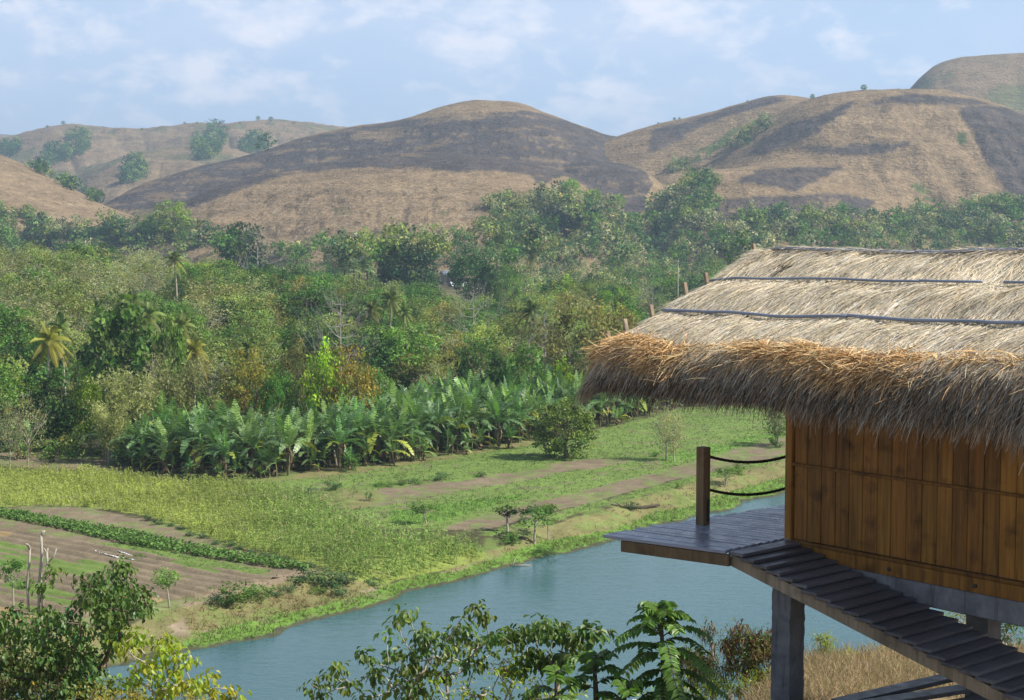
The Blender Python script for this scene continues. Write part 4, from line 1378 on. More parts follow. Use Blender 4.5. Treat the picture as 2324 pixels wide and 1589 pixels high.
def banana_kind(nv):
    """a mat: one tall stem with long torn leaves and a sucker or two beside it"""
    out = []
    for s in range(nv):
        rng = np.random.default_rng(600 + s)
        bt, mc, dl = MB(), MB(), MB()
        stems = [(0.0, 0.0, 1.0)]
        for k in range(2):
            an = rng.uniform(0, 6.28); stems.append((math.cos(an) * .75, math.sin(an) * .75, rng.uniform(.32, .62)))
        for si, (ox, oy, sc) in enumerate(stems):
            hh_ = 1.9 * sc
            org = np.array((ox, oy, 0))
            lean = rng.normal(size=2) * .16
            top = org + np.array((lean[0], lean[1], hh_))
            tube(bt, [org - (0, 0, .2), (org + top) * .5, top, top + (0, 0, .35 * sc)], np.array([.10, .085, .07, .04]) * (.5 + .5 * sc), 7, rng.uniform(.7, 1.3), False)
            nl = 12 if si == 0 else 7
            for k in range(nl):
                an = k * 2.39996 + rng.uniform(-.35, .35); f = k / (nl - 1)
                el = math.radians(86 - 66 * f + rng.uniform(-9, 9))
                L = rng.uniform(2.1, 2.9) * (1 - .12 * f) * (.25 + .75 * sc)
                wd = rng.uniform(.25, .34) * (.4 + .6 * sc)
                d = np.array((math.cos(an) * math.cos(el), math.sin(an) * math.cos(el), math.sin(el)))
                n_ = 13
                u = np.linspace(0, 1, n_ + 1)[:, None]
                bend = rng.uniform(.6, 1.3)
                R = top + (0, 0, .2 * sc) + d * L * u - np.array((0, 0, 1.0)) * L * (.10 + .55 * f ** .8) * bend * u ** 2.6 + np.array((math.cos(an), math.sin(an), 0)) * .1 * L * u ** 2
                tg = np.gradient(R, axis=0); tg /= np.linalg.norm(tg, axis=1, keepdims=True)
                roll = rng.normal(0, .45)
                sd = np.cross(tg, np.array((0, 0, 1.0)) + np.array((-math.sin(an), math.cos(an), 0)) * roll + np.array((math.cos(an), math.sin(an), 0)) * -.3)
                sd /= np.linalg.norm(sd, axis=1, keepdims=True) + 1e-6
                nn_ = np.cross(sd, tg)
                tone = np.clip(rng.normal(1.0, .2), .55, 1.6)
                tint = np.array((tone, tone, tone))
                if k == 0: tint = np.array((tone * 1.5, tone * 1.55, tone * .9))
                if f > .85 and rng.uniform() < .3: tint = np.array((tone * 2.0, tone * 1.35, tone * .6))
                tube(mc, R, np.linspace(.03, .007, n_ + 1), 3, tint * np.array((1.7, 1.6, 1.2)), False)
                x_ = np.linspace(0, 1, n_ + 1)
                W_ = wd * np.clip(np.sin(np.pi * np.clip((x_ - .12) / .88, 0, 1) ** .75), 0, 1) ** .55
                torn = rng.uniform(.0, .09)
                for sg in (-1, 1):
                    for i in range(1, n_):
                        if W_[i] + W_[i + 1] < .03: continue
                        dr = rng.uniform(.0, .4); ln = rng.uniform(.9, 1.04)
                        if rng.uniform() < torn: continue
                        up_ = nn_[i] * (.14 - dr * .6) * W_[i] * 1.6
                        o0 = sd[i] * sg * W_[i] * ln + up_ + tg[i] * W_[i] * rng.uniform(.15, .5)
                        o1 = sd[i + 1] * sg * W_[i + 1] * ln + up_ + tg[i + 1] * W_[i + 1] * .3
                        g_ = tg[i] * L * .009
                        mc.add([R[i], R[i + 1] - g_, R[i + 1] + o1 - g_ * 2, R[i] + o0 + g_], [(0, 1, 2, 3)], None, tint * rng.uniform(.78, 1.22))
            for k in range(8 if si == 0 else 3):               # dead leaves folded down along the stem
                an = rng.uniform(0, 6.28)
                p0 = top + (0, 0, rng.uniform(-.5, 0)); dd = np.array((math.cos(an), math.sin(an), 0))
                L = rng.uniform(.7, 1.5) * sc
                pts = np.array([p0, p0 + dd * .2 - (0, 0, .1), p0 + dd * .3 - (0, 0, L * .5), p0 + dd * .2 - (0, 0, L)])
                sd = np.cross(dd, (0, 0, 1.0)) * rng.uniform(.04, .10)
                dl.add(np.concatenate([pts - sd, pts + sd]), [(i, i + 1, 5 + i, 4 + i) for i in range(3)], None, rng.uniform(.5, 1.4))
        out.append((bt.mesh('stem', MATS['bark_banana'], True), mc.mesh('crown', MATS['leaf_banana']), 4.6, 1.9, dl.mesh('dead_leaves', MATS['dead_leaf'])))
    return out


KIND['banana'] = banana_kind(6)

PROTO = {}
PNAME = dict(dark='dark_tree', blue='dark_tree', mid='green_tree', olive='olive_tree', grey='thin_tree', brown='brown_tree', bright='bright_tree', golden='golden_tree', broad='broadleaf_tree',
             bamboo='bamboo_clump', coconut='coconut_palm', coconut_yellow='coconut_palm', fan='fan_palm', bare='bare_tree', banana='banana_plant')


def place(kind, P, hgt, wid, label, group=None, cat=None, name=None, var=None, rz=None):
    """one plant: an empty at its foot carrying a trunk and a crown; later ones are copies that share the shapes"""
    vs = KIND[kind]
    i = int(RNG.integers(len(vs))) if var is None else var % len(vs)
    me = vs[i]
    key = (kind, i)
    if key not in PROTO:
        root = link(name or PNAME[kind], None)
        kids = [link(d_.name.split('.')[0], d_, root) for d_ in (me[0], me[1]) + tuple(me[4:])]
        PROTO[key] = (root, kids)
    else:
        r0, k0 = PROTO[key]
        root = r0.copy(); COL.objects.link(root)
        if name: root.name = name
        for o in k0:
            c = o.copy(); COL.objects.link(c); c.parent = root
    for k_ in ('group', 'label', 'category'):
        if k_ in root: del root[k_]
    sx = wid / (2 * me[3]); sz = hgt / me[2]
    root.location = tuple(P); root.scale = (sx, sx, sz)
    root.rotation_euler = (0, 0, RNG.uniform(0, 6.28) if rz is None else rz)
    tag(root, label, cat or ('palm' if kind in ('coconut', 'coconut_yellow', 'fan') else 'banana plant' if kind == 'banana' else 'bamboo' if kind == 'bamboo' else 'tree'), group)
    return root


HT = None


def hit(x, y):
    d_ = rays(x, y)
    ok, loc, *_r = SC.ray_cast(HT, tuple(CAM + d_ * 380), tuple(d_))
    return np.array(loc) if ok else None


bpy.context.view_layer.update()
HT = bpy.context.evaluated_depsgraph_get()
USED = []          # (x, ytop, ybottom, halfwidth, Y): what the singled-out trees cover in the picture


def feature(kind, x, ytop, ybot, wpx, Y, label, foot=None, group=None, name=None, var=None, crownbot=True):
    """a tree picked out in the photograph: stands on the ground at distance Y with its top where the photograph shows it"""
    P = hit(x, ybot) if ybot <= 560 or ybot == 579 else None
    if P is not None and 420 < P[1] < 1000: Y = float(P[1])
    X = float(at(x, (ytop + ybot) / 2, Y)[0])
    zg = float(H(X, Y)) if P is None else float(P[2])
    zt = float(at(x, ytop, Y)[2])
    hgt = max(1.0, zt - zg)
    wid = wpx / F * Y
    USED.append((x, ytop, ybot, wpx / 2, Y))
    return place(kind, (X, Y, zg), hgt, wid, label, group, None, name, var)


# ---- trees one can tell apart in the photograph
FE = [
    ('dark', 550, 503, 590, 112, 480, 'big dark tree standing alone below the tan spur'),
    ('bare', 585, 512, 590, 60, 476, 'pale leafless tree beside the big dark tree at the spur foot'),
    ('coconut', 866, 533, 612, 60, 440, 'tall coconut palm rising clear of the wood below the tan spur'),
    ('blue', 930, 545, 640, 135, 425, 'broad dark tree just right of the tall coconut palm'),
    ('blue', 890, 550, 620, 60, 432, 'small dark tree between the tall palm and the broad dark tree'),
    ('dark', 1078, 568, 668, 120, 400, 'wide rounded dark green tree beside the pale roofed huts'),
    ('mid', 1155, 598, 680, 66, 395, 'narrow bright green tree right of the pale roofed huts'),
    ('dark', 1280, 455, 535, 115, 640, 'largest dark tree on the slope foot below the burnt knob'),
    ('mid', 1050, 512, 580, 80, 560, 'rounded green tree at the right foot of the tan spur'),
    ('mid', 765, 530, 580, 70, 540, 'green tree at the foot of the tan spur'),
    ('golden', 790, 532, 575, 36, 542, 'small yellow tree at the foot of the tan spur'),
    ('bright', 395, 452, 545, 80, 520, 'tall pale green tree with a feathery top left of the tan spur'),
    ('bright', 350, 480, 548, 70, 515, 'lower pale green tree left of the feathery tall one'),
    ('blue', 260, 500, 560, 120, 470, 'dark blue green tree on the far left wood edge'),
    ('blue', 190, 520, 560, 80, 450, 'small dark tree beside the dark blue green one on the left'),
    ('blue', 90, 515, 560, 90, 440, 'dark tree near the left edge above the olive slope'),
    ('bright', 1296, 405, 455, 44, 690, 'small light green tree high on the spur below the burn'),
    ('bright', 1345, 428, 470, 36, 690, 'light green tree on the right shoulder of the spur'),
    ('bright', 1405, 440, 480, 30, 690, 'lone small light tree below the burnt knob'),
    ('mid', 1330, 480, 550, 70, 620, 'green tree right of the largest dark tree on the slope foot'),
    ('dark', 1215, 490, 545, 80, 610, 'dark tree left of the largest dark tree on the slope foot'),
    ('coconut', 400, 560, 660, 74, 300, 'coconut palm on the crest of the olive slope'),
    ('coconut', 345, 672, 760, 95, 205, 'dark coconut palm rising from the left wood'),
    ('coconut', 290, 655, 740, 66, 212, 'coconut palm left of the dark one in the left wood'),
    ('coconut', 420, 700, 790, 80, 200, 'pale fronded coconut palm in the left wood'),
    ('coconut_yellow', 440, 755, 850, 84, 178, 'yellowing coconut palm above the banana grove'),
    ('coconut_yellow', 105, 725, 840, 118, 178, 'large yellowing coconut palm near the left edge'),
    ('coconut', 145, 700, 800, 70, 186, 'green coconut palm behind the large yellowing one'),
    ('coconut', 560, 755, 830, 66, 186, 'coconut palm half sunk in the bushes above the golden tree'),
    ('coconut', 885, 645, 730, 74, 250, 'coconut palm with drooping pale fronds in the middle of the wood'),
    ('coconut', 840, 672, 730, 64, 246, 'green coconut palm left of the drooping pale one'),
    ('coconut', 925, 678, 740, 56, 244, 'lower green coconut palm right of the drooping pale one'),
    ('coconut', 1198, 668, 760, 70, 225, 'upright coconut palm between brown trees right of the middle'),
    ('coconut', 1210, 545, 600, 40, 480, 'coconut palm behind the green thicket below the burnt knob'),
    ('fan', 782, 580, 640, 42, 420, None), ('fan', 803, 588, 650, 42, 415, None), ('fan', 834, 585, 650, 40, 418, None), ('fan', 815, 575, 640, 38, 424, None),
    ('fan', 1112, 545, 600, 44, 470, None), ('fan', 1128, 535, 600, 44, 476, None), ('fan', 1100, 560, 610, 40, 466, None),
    ('fan', 1222, 547, 579, 17, 620, None), ('fan', 1250, 550, 579, 17, 620, None), ('fan', 1272, 547, 579, 17, 620, None), ('fan', 1296, 549, 579, 17, 620, None), ('fan', 1318, 546, 579, 17, 620, None),
    ('fan', 1663, 582, 640, 32, 420, None),
    ('golden', 563, 795, 895, 135, 152, 'golden brown flowering tree above the banana grove'),
    ('golden', 792, 790, 915, 140, 151, 'second golden brown tree right of the lime green one'),
    ('bright', 736, 775, 890, 105, 150.5, 'lime green leafy tree between two golden brown trees'),
    ('brown', 672, 760, 880, 90, 158, 'brownish green tree behind the lime green one'),
    ('mid', 640, 830, 910, 80, 150, 'green tree between the golden tree and the lime green one'),
    ('broad', 262, 670, 850, 170, 172, 'large leaved green tree in the left wood'),
    ('broad', 380, 720, 800, 70, 172, 'smaller large leaved tree right of the big large leaved one'),
    ('dark', 120, 828, 960, 150, 150, 'dense dark tree at the wood edge above the dirt path'),
    ('bright', 205, 850, 930, 80, 149, 'lit side of the dense dark tree above the path, added as a brighter tree'),  # added brighter tree, stands in for the dark tree's bright-lit side
    ('bamboo', 300, 830, 990, 130, 146, 'pale feathery bamboo clump above the banana grove'),
    ('bamboo', 400, 800, 940, 110, 152, 'second pale bamboo clump behind the bananas'),
    ('bamboo', 250, 900, 1010, 80, 141, 'lower bamboo clump left of the banana grove'),
    ('dark', 1090, 762, 860, 120, 178, 'dark glossy tree behind the middle of the banana grove'),
    ('mid', 1195, 780, 860, 100, 176, 'green tree with light tips behind the banana grove'),
    ('bright', 1285, 812, 850, 60, 174, 'small bright tree behind the right end of the banana grove'),
    ('brown', 1310, 668, 840, 190, 186, 'large olive brown tree left of the thatched roof'),
    ('brown', 1410, 680, 830, 110, 190, 'olive brown tree partly behind the thatched roof'),
    ('bare', 775, 660, 800, 110, 176, 'tall whitish leafless tree with level branches in the middle wood'),
    ('bare', 1072, 645, 730, 90, 228, 'leafless pale tree with upturned branches in the middle wood'),
    ('bare', 1235, 700, 790, 80, 200, 'leafless tree with many thin twigs left of the olive brown tree'),
    ('bare', 1480, 640, 720, 60, 300, 'thin leafless tree just left of the thatched roof'),
    ('mid', 850, 830, 900, 70, 158, 'dark green bush tree at the back corner of the banana grove'),
    ('mid', 690, 715, 790, 130, 205, 'broad green tree left of the tall whitish leafless tree'),
    ('dark', 700, 640, 720, 170, 255, 'broad rounded dark tree behind the tall whitish leafless tree'),
    ('dark', 720, 735, 800, 70, 195, 'small dark tree beside the tall whitish leafless tree'),
    ('grey', 60, 880, 1040, 80, 138, 'thin leafless looking tree at the left edge of the wood'),
    ('grey', 20, 900, 1040, 60, 137, 'thin tree cut by the left edge beside the dirt path'),
]
for f_ in FE:
    lb, gr = f_[6], None
    if lb is None:
        gr = 'fan palms in the far wood'
        lb = 'stiff fan palm below the tall coconut palm' if f_[1] < 1000 else 'fan palm above the pale roofed huts' if f_[1] < 1200 else 'fan palm in the row below the largest dark slope tree' if f_[1] < 1400 else 'lone fan palm above the roof edge'
        if f_[1] > 1600: gr = None
    feature(f_[0], f_[1], f_[2], f_[3], f_[4], f_[5], lb, group=gr)

# ---- the rest of the wood, tree by tree out to 400 m
ROOFGAP = [(1016, 621, 20, 15), (1040, 650, 26, 16)]
grove = [(250, 1056), (420, 1083), (560, 1085), (700, 1073), (850, 1058), (1000, 1038), (1120, 1014), (1220, 998), (1400, 958), (1500, 933), (1620, 905)]
GP = np.array([gp(x, y)[:2] for x, y in grove])


def grove_front(X): return np.interp(X, GP[:, 0], GP[:, 1])


def zone(x, Y):
    if Y > 330: return 'far wood below the hills'
    if x < 420 and Y > 215: return 'wooded slope on the left'
    if x < 480: return 'wood edge left of the banana grove'
    if x < 900: return 'wood behind the golden trees'
    if x < 1350: return 'wood behind the banana grove'
    return 'wood behind the thatched hut'


def pick(x, Y, rng):
    q = rng.uniform()
    if Y > 330:
        return 'mid' if q < .28 else 'blue' if q < .5 else 'olive' if q < .72 else 'grey' if q < .88 else 'bright' if q < .94 else 'dark'
    if x < 430 and Y > 210:
        return 'olive' if q < .48 else 'grey' if q < .88 else 'mid'
    if x < 480: return 'olive' if q < .35 else 'mid' if q < .6 else 'dark' if q < .75 else 'grey' if q < .9 else 'bamboo'
    if x < 900: return 'olive' if q < .45 else 'mid' if q < .72 else 'grey' if q < .82 else 'dark' if q < .92 else 'brown'
    return 'olive' if q < .42 else 'grey' if q < .55 else 'brown' if q < .68 else 'mid' if q < .9 else 'dark'


LOOK = dict(mid='green tree', blue='dark blue green tree', olive='olive green tree', grey='thin grey green tree', bright='pale bright green tree', dark='dense dark green tree', brown='brownish green tree', bamboo='pale bamboo clump')
trg = np.random.default_rng(5)
cand = []
Y = 150.0
while Y < 400:
    step = 5.6 if Y < 240 else 7.4 if Y < 330 else 9.5
    for X in np.arange(-.40 * Y, .36 * Y, step):
        cand.append((X + trg.uniform(-.45, .45) * step, Y + trg.uniform(-.45, .45) * step))
    Y += step
TREES = []
for X, Y in cand:
    z = float(H(X, Y))
    px_, py_ = pix(np.array([X, Y, z])); px_, py_ = float(px_), float(py_)
    if px_ < -60 or px_ > 2400: continue
    if px_ > 1800 and Y < 300: continue                      # hidden by the hut
    back = grove_front(X) + (34 if px_ > 700 else 22 if px_ > 380 else 8)
    if px_ < 330: back = 143 + 6 * trg.uniform()
    if Y < back: continue
    kind = pick(px_, Y, trg)
    hgt = trg.uniform(6.0, 9.5) if Y < 330 else trg.uniform(7.5, 12)
    if kind in ('grey',): hgt *= 1.08
    if Y < back + 14 and px_ > 600: hgt = trg.uniform(4.5, 6.5)
    wid = hgt * trg.uniform(.72, 1.0)
    yt = float(pix(np.array([X, Y, z + hgt]))[1])
    # do not stand in front of a singled-out tree
    bad = False
    for (fx, ft, fb, fw, fY) in USED:
        if Y < fY and abs(px_ - fx) < fw * .75 + wid / Y * F * .3 and yt < fb - 10 and Y > fY - 90: bad = True; break
        if abs(Y - fY) < 3.5 and abs(px_ - fx) / F * Y < 2.5: bad = True; break
    for (gx, gy, gw, gh) in ROOFGAP:
        if abs(px_ - gx) < gw + wid / Y * F * .5 and yt < gy + gh: bad = True
    if bad: continue
    zn = zone(px_, Y)
    place(kind, (X, Y, z), hgt, wid, LOOK[kind] + ' among its like in the ' + zn, LOOK[kind] + 's in the ' + zn)
    TREES.append((X, Y, hgt, wid))

# ---- beyond that the wood reads as one mass, up to the feet of the hills
mb = MB()
far_n = 0
for Y in np.arange(402, 760, 11.0):
    for X in np.arange(-.37 * Y, .37 * Y, 10.5):
        x_ = X + trg.uniform(-5, 5); y_ = Y + trg.uniform(-5, 5)
        z = float(H(x_, y_)); px_, py_ = pix(np.array([x_, y_, z])); px_ = float(px_)
        dens = .95
        if y_ > 600: dens = .9 if px_ > 1380 else .12 if px_ > 430 else .7
        elif 560 < y_ and 430 < px_ < 1000: dens = .25
        if y_ > 660 and px_ < 1380: dens *= .3
        if trg.uniform() > dens: continue
        hgt = trg.uniform(6, 12)
        yt = float(pix(np.array([x_, y_, z + hgt]))[1])
        wid = hgt * .42
        if any(y_ < fY and y_ > fY - 120 and abs(px_ - fx) < fw * .8 + wid / y_ * F * .5 and yt < fb - 8 for (fx, ft, fb, fw, fY) in USED): continue
        if any(abs(px_ - gx) < gw + wid / y_ * F and yt < gy + gh and y_ < 565 for (gx, gy, gw, gh) in ROOFGAP): continue
        q = trg.uniform()
        base = np.array(LEAF['mid'] if q < .25 else LEAF['blue'] if q < .45 else LEAF['olive'] if q < .68 else LEAF['grey'] if q < .9 else LEAF['bright'])
        sub = MB()
        crown(sub, trg, (x_, y_, z + hgt * .55), (wid, wid, hgt * .48), 26, 11, 1.25, .62, shell=.4, low=-.9)
        v = np.concatenate(sub.v); c = np.concatenate(sub.c) * base
        mb.add(v, None, np.concatenate(sub.t), c * trg.uniform(.75, 1.25)); far_n += 1
fm = foliage_mat('leaf_far', (1, 1, 1), (1.1, 1.2, .8), .3, .7, .1, 0, 0)
fw_ = mb.build('forest', fm)
tag(fw_, 'far mixed wood running to the feet of the hills', 'forest', kind='stuff')

# low scrub under the trees at the wood's edge
mb = MB()
for k in range(420):
    X = trg.uniform(-62, 36); Y = grove_front(X) + trg.uniform(9, 60)
    px_ = float(pix(np.array([X, Y, 2.0]))[0])
    if px_ < 330: Y = 141 + trg.uniform(0, 45); X = (px_ - CX) / F * Y
    if px_ < -80: continue
    z = float(H(X, Y)); r = trg.uniform(.8, 1.9)
    sub = MB(); crown(sub, trg, (X, Y, z + r * .6), (r, r, r * .9), 9, 16, .6, .3, shell=.2, low=-.6)
    base = np.array(LEAF['mid'] if trg.uniform() < .5 else LEAF['olive'] if trg.uniform() < .6 else LEAF['dark'])
    mb.add(np.concatenate(sub.v), None, np.concatenate(sub.t), np.concatenate(sub.c) * base)
us = mb.build('undergrowth', fm)
tag(us, 'low tangled undergrowth at the foot of the trees', 'undergrowth', kind='stuff')

# woods and single trees on the hills
mb = MB()
WOODS = [([(85, 380), (100, 340), (150, 330), (165, 300), (195, 300), (200, 345), (150, 370), (110, 385)], 2020, 60), ([(442, 365), (445, 300), (480, 292), (512, 295), (505, 330), (495, 360), (460, 370)], 2000, 60), ([(540, 345), (560, 318), (600, 315), (610, 345), (570, 352)], 2080, 36),
         ([(0, 350), (10, 330), (40, 325), (45, 345), (20, 358)], 2050, 20), ([(282, 420), (290, 370), (325, 370), (330, 400), (300, 418)], 1420, 26), ([(60, 372), (100, 388), (200, 440), (240, 465), (215, 462), (130, 415), (60, 380)], 960, 46)]
bpy.context.view_layer.update()
HT = bpy.context.evaluated_depsgraph_get()
extra = [([(1130, 535), (1300, 560), (1450, 500), (1500, 560), (1450, 605), (1150, 605)], 0, 150), ([(1500, 545), (2324, 530), (2324, 562), (1500, 605)], 0, 120), ([(-20, 480), (60, 478), (120, 508), (200, 518), (330, 500), (440, 515), (530, 552), (560, 580), (-20, 580)], 0, 130), ([(600, 572), (700, 562), (900, 565), (1000, 555), (1000, 595), (600, 595)], 0, 45), ([(1620, 520), (1800, 505), (2324, 505), (2324, 545), (1600, 560)], 0, 110), ([(1540, 430), (1570, 410), (1620, 395), (1640, 400), (1620, 440), (1590, 480), (1500, 470)], 0, 40), ([(1640, 345), (1700, 300), (1740, 275), (1745, 290), (1690, 335), (1650, 360)], 0, 26), ([(1510, 385), (1545, 370), (1560, 390), (1530, 400)], 0, 14),
         ([(1480, 472), (1620, 470), (1640, 520), (1480, 540)], 0, 60), ([(1100, 470), (1250, 440), (1400, 470), (1450, 520), (1100, 560)], 0, 110), ([(2180, 470), (2330, 465), (2330, 500), (2180, 500)], 0, 40), ([(1700, 500), (2180, 480), (2180, 530), (1700, 545)], 0, 80)]
for poly, dist, n in WOODS + extra:
    pl = np.array(poly)
    k = 0; tries = 0
    while k < n and tries < n * 30:
        tries += 1
        x, y = trg.uniform(pl[:, 0].min(), pl[:, 0].max()), trg.uniform(pl[:, 1].min(), pl[:, 1].max())
        if not inpoly(np.array([x]), np.array([y]), poly)[0]: continue
        P = hit(x, y)
        if P is None: continue
        s = (trg.uniform(4, 8) if dist > 1300 else trg.uniform(2.6, 5.2))
        sub = MB(); crown(sub, trg, (P[0], P[1], P[2] + s * .8), (s, s, s * .95), 16, 11, s * .42, s * .26, shell=.3, low=-.8)
        q_ = trg.uniform()
        base = np.array((LEAF['dark'] if q_ < .5 else LEAF['mid'] if q_ < .8 else LEAF['olive']) if dist else (LEAF['mid'] if q_ < .3 else LEAF['blue'] if q_ < .42 else LEAF['olive'] if q_ < .68 else LEAF['grey'])) * trg.uniform(.75, 1.2)
        mb.add(np.concatenate(sub.v), None, np.concatenate(sub.t), np.concatenate(sub.c) * base)
        k += 1
hw = mb.build('woods', fm)
tag(hw, 'dark patches of woodland in the folds of the hills', 'woods', kind='stuff')
SKY = [(107, 292, 5, 'tree'), (143, 285, 7), (322, 298, 5), (420, 284, 5), (447, 284, 5), (586, 275, 8), (614, 278, 9), (667, 283, 4), (545, 283, 4), (1494, 280, 4), (1530, 270, 6), (1542, 268, 5), (1696, 233, 4), (1844, 222, 9), (1960, 207, 11), (2040, 204, 3)]
PL = ['hazy far ridge at the left', 'hazy far ridge at the left', 'hazy far ridge at the left', 'hazy far ridge at the left', 'hazy far ridge at the left', 'hazy far ridge at the left', 'hazy far ridge at the left', 'hazy far ridge at the left', 'hazy far ridge at the left',
      'crest left of the large right hill', 'crest left of the large right hill', 'crest left of the large right hill', 'crest left of the large right hill', 'saddle of the large right hill', 'top of the large right hill', 'top of the large right hill']
for (x, y, wpx, *_), pl_ in zip(SKY, PL):
    P = None
    yy = y - 2
    while P is None and yy < y + 60: P = hit(x, yy); yy += 1.0
    if P is None: continue
    wid = wpx * 1.3 / F * P[1]
    n_ = 'round tree on the saddle of the large right hill' if pl_.startswith('saddle') else 'spreading tree on the top of the large right hill' if x == 1960 else 'tiny shrub at the right end of the hill top' if x == 2040 else 'small tree on the skyline of the ' + pl_
    place('mid', tuple(P - np.array((0, 0, .5))), wid * 1.05, wid, n_, None if n_[:5] in ('round', 'sprea', 'tiny ') else 'trees along the ' + pl_, None, 'hill_tree')

# ---- banana grove
brg = np.random.default_rng(21)
cells = []
for row in range(12):
    off = row * 2.15
    lim = 25 if row < 3 else 25
    L = np.concatenate([[0], np.cumsum(np.linalg.norm(np.diff(GP, axis=0), axis=1))])
    s = brg.uniform(0, 1)
    while s < L[-1]:
        X = np.interp(s, L, GP[:, 0]); Yf_ = np.interp(s, L, GP[:, 1])
        depth = np.interp(X, [GP[0, 0], -22, -10, 0, 10, 22], [12, 14, 18, 27, 27, 14])
        if off < depth:
            cells.append((X + brg.uniform(-.7, .7) - off * .25, Yf_ + off + brg.uniform(-.8, .8), row))
        s += 2.55 * brg.uniform(.75, 1.25)
print('bananas', len(cells))
for X, Y, row in cells:
    px_ = float(pix(np.array([X, Y, 2.0]))[0])
    if px_ > 1640: continue
    if abs(px_ - 1290) < 50 and row == 0: continue
    z = float(H(X, Y))
    hgt = brg.uniform(4.6, 6.3) if row > 0 else (brg.uniform(1.6, 3.2) if brg.uniform() < .38 else brg.uniform(3.8, 5.6))
    if px_ < 330: hgt *= .75
    wid = hgt * brg.uniform(.78, .98)
    part_ = 'left end' if px_ < 480 else 'right end' if px_ > 1230 else 'middle'
    rw = 'front row' if row == 0 else 'second row' if row < 3 else 'back'
    place('banana', (X, Y, z), hgt, wid, 'broad leaved banana plant in the %s of the grove at its %s' % (rw, part_), 'banana plants in the grove, %s %s' % (rw, part_))
SPB = [(510, 1088, 970, 95, 'young banana plant standing forward of the grove by the corn'), (590, 1084, 1005, 60, 'small bright banana plant at the front of the grove'),
       (42, 1042, 958, 70, 'banana plant alone by the dirt path at the left edge'), (66, 1040, 945, 70, 'taller banana plant of the pair by the dirt path'),
       (832, 1136, 1112, 26, 'tiny banana sucker on the bare patch of the field'), (842, 1138, 1116, 20, 'smallest banana sucker on the bare patch of the field')]
for x, yb, yt, wpx, lb in SPB:
    P = gp(x, yb); Yd = P[1]
    place('banana', P, float(at(x, yt, Yd)[2]) - P[2], wpx / F * Yd, lb)
# ------------------------------------------------------------------ crops, weeds and small trees on the far bank
KIND['shrub'] = tree_kind(3, 1, (.62, .62, .5), .45, 34, 16, .2, .10, 'leaf_mid', 'bark_dark', 3, .02, shell=.2, low=-.8)
KIND['shrub_blue'] = tree_kind(2, 1, (.62, .62, .5), .45, 34, 16, .2, .10, 'leaf_blue', 'bark_dark', 3, .02, shell=.2, low=-.8)
KIND['sapling'] = tree_kind(2, 3, (.85, .85, .8), 2.2, 30, 16, .3, .17, 'leaf_mid', 'bark_pale', 4, .05, shell=.2, low=-.9)
KIND['papaya'] = tree_kind(2, 2, (.62, .62, .42), 1.5, 20, 16, .24, .17, 'leaf_dark', 'bark_pale', 4, .06, shell=.2, low=-.9)
foliage_mat('leaf_mango', (.125, .180, .032), None, .3, .45, .35)
KIND['mango'] = tree_kind(1, 6, (2.95, 2.95, 2.95), 3.0, 190, 36, .62, .25, 'leaf_mango', 'bark_dark', 6, .2, shell=.6, low=-.98)
PNAME.update(shrub='shrub', shrub_blue='shrub', sapling='sapling', papaya='papaya_tree', mango='mango_tree')


def spot(kind, x, yb, yt, wpx, label, group=None, cat=None, name=None):
    P = gp(x, yb)
    return place(kind, P - np.array((0, 0, .03)), max(.2, float(at(x, yt, P[1])[2]) - P[2]), wpx / F * P[1], label, group, cat, name)


spot('mango', 1288, 1040, 904, 146, 'big round mango tree alone at the right end of the grove')
spot('sapling', 970, 1190, 1136, 66, 'round leafy cassava bush at the edge of the corn', None, 'bush', 'cassava_bush')
spot('papaya', 1153, 1206, 1142, 54, 'slender papaya tree beside the soil strip')
spot('sapling', 1212, 1234, 1146, 84, 'spreading young tree on the bank beside the papaya')
spot('sapling', 1245, 1226, 1142, 50, 'smaller young tree behind the spreading one on the bank')
spot('shrub', 1160, 1236, 1206, 40, 'leafy shrub at the foot of the papaya tree', None, 'shrub')
spot('shrub', 1235, 1262, 1240, 70, 'bright shrub at the river edge below the spreading young tree', None, 'shrub')
spot('sapling', 386, 1378, 1284, 66, 'slim young tree on the bare corner of the ploughed field')
spot('sapling', 32, 1384, 1268, 62, 'slim young tree at the left edge with a dark leafy top')
spot('shrub', 1486, 1036, 1018, 26, 'small dark shrub left of the two stemmed tree', None, 'shrub')
spot('shrub', 1678, 1078, 1040, 26, 'narrow upright shrub on the bank right of the railing post', None, 'shrub')
spot('sapling', 1648, 1102, 1062, 56, 'flat topped young tree on the bank between the ropes')
spot('shrub', 1540, 1108, 1090, 24, 'shrub on the bank left of the railing post', None, 'shrub')
spot('shrub_blue', 1438, 1158, 1136, 40, 'shrub growing over the fallen log', None, 'shrub')
spot('grey', 1512, 1045, 905, 84, 'thin two stemmed tree, its left stem, beside the thatched eave')
spot('grey', 1530, 1046, 925, 60, 'thin two stemmed tree, its right stem, beside the thatched eave')
spot('olive', 1764, 1012, 908, 84, 'pale tree close to the left corner of the hut wall')
spot('shrub', 1762, 1016, 985, 34, 'low green shrub under the pale tree by the hut wall', None, 'shrub')
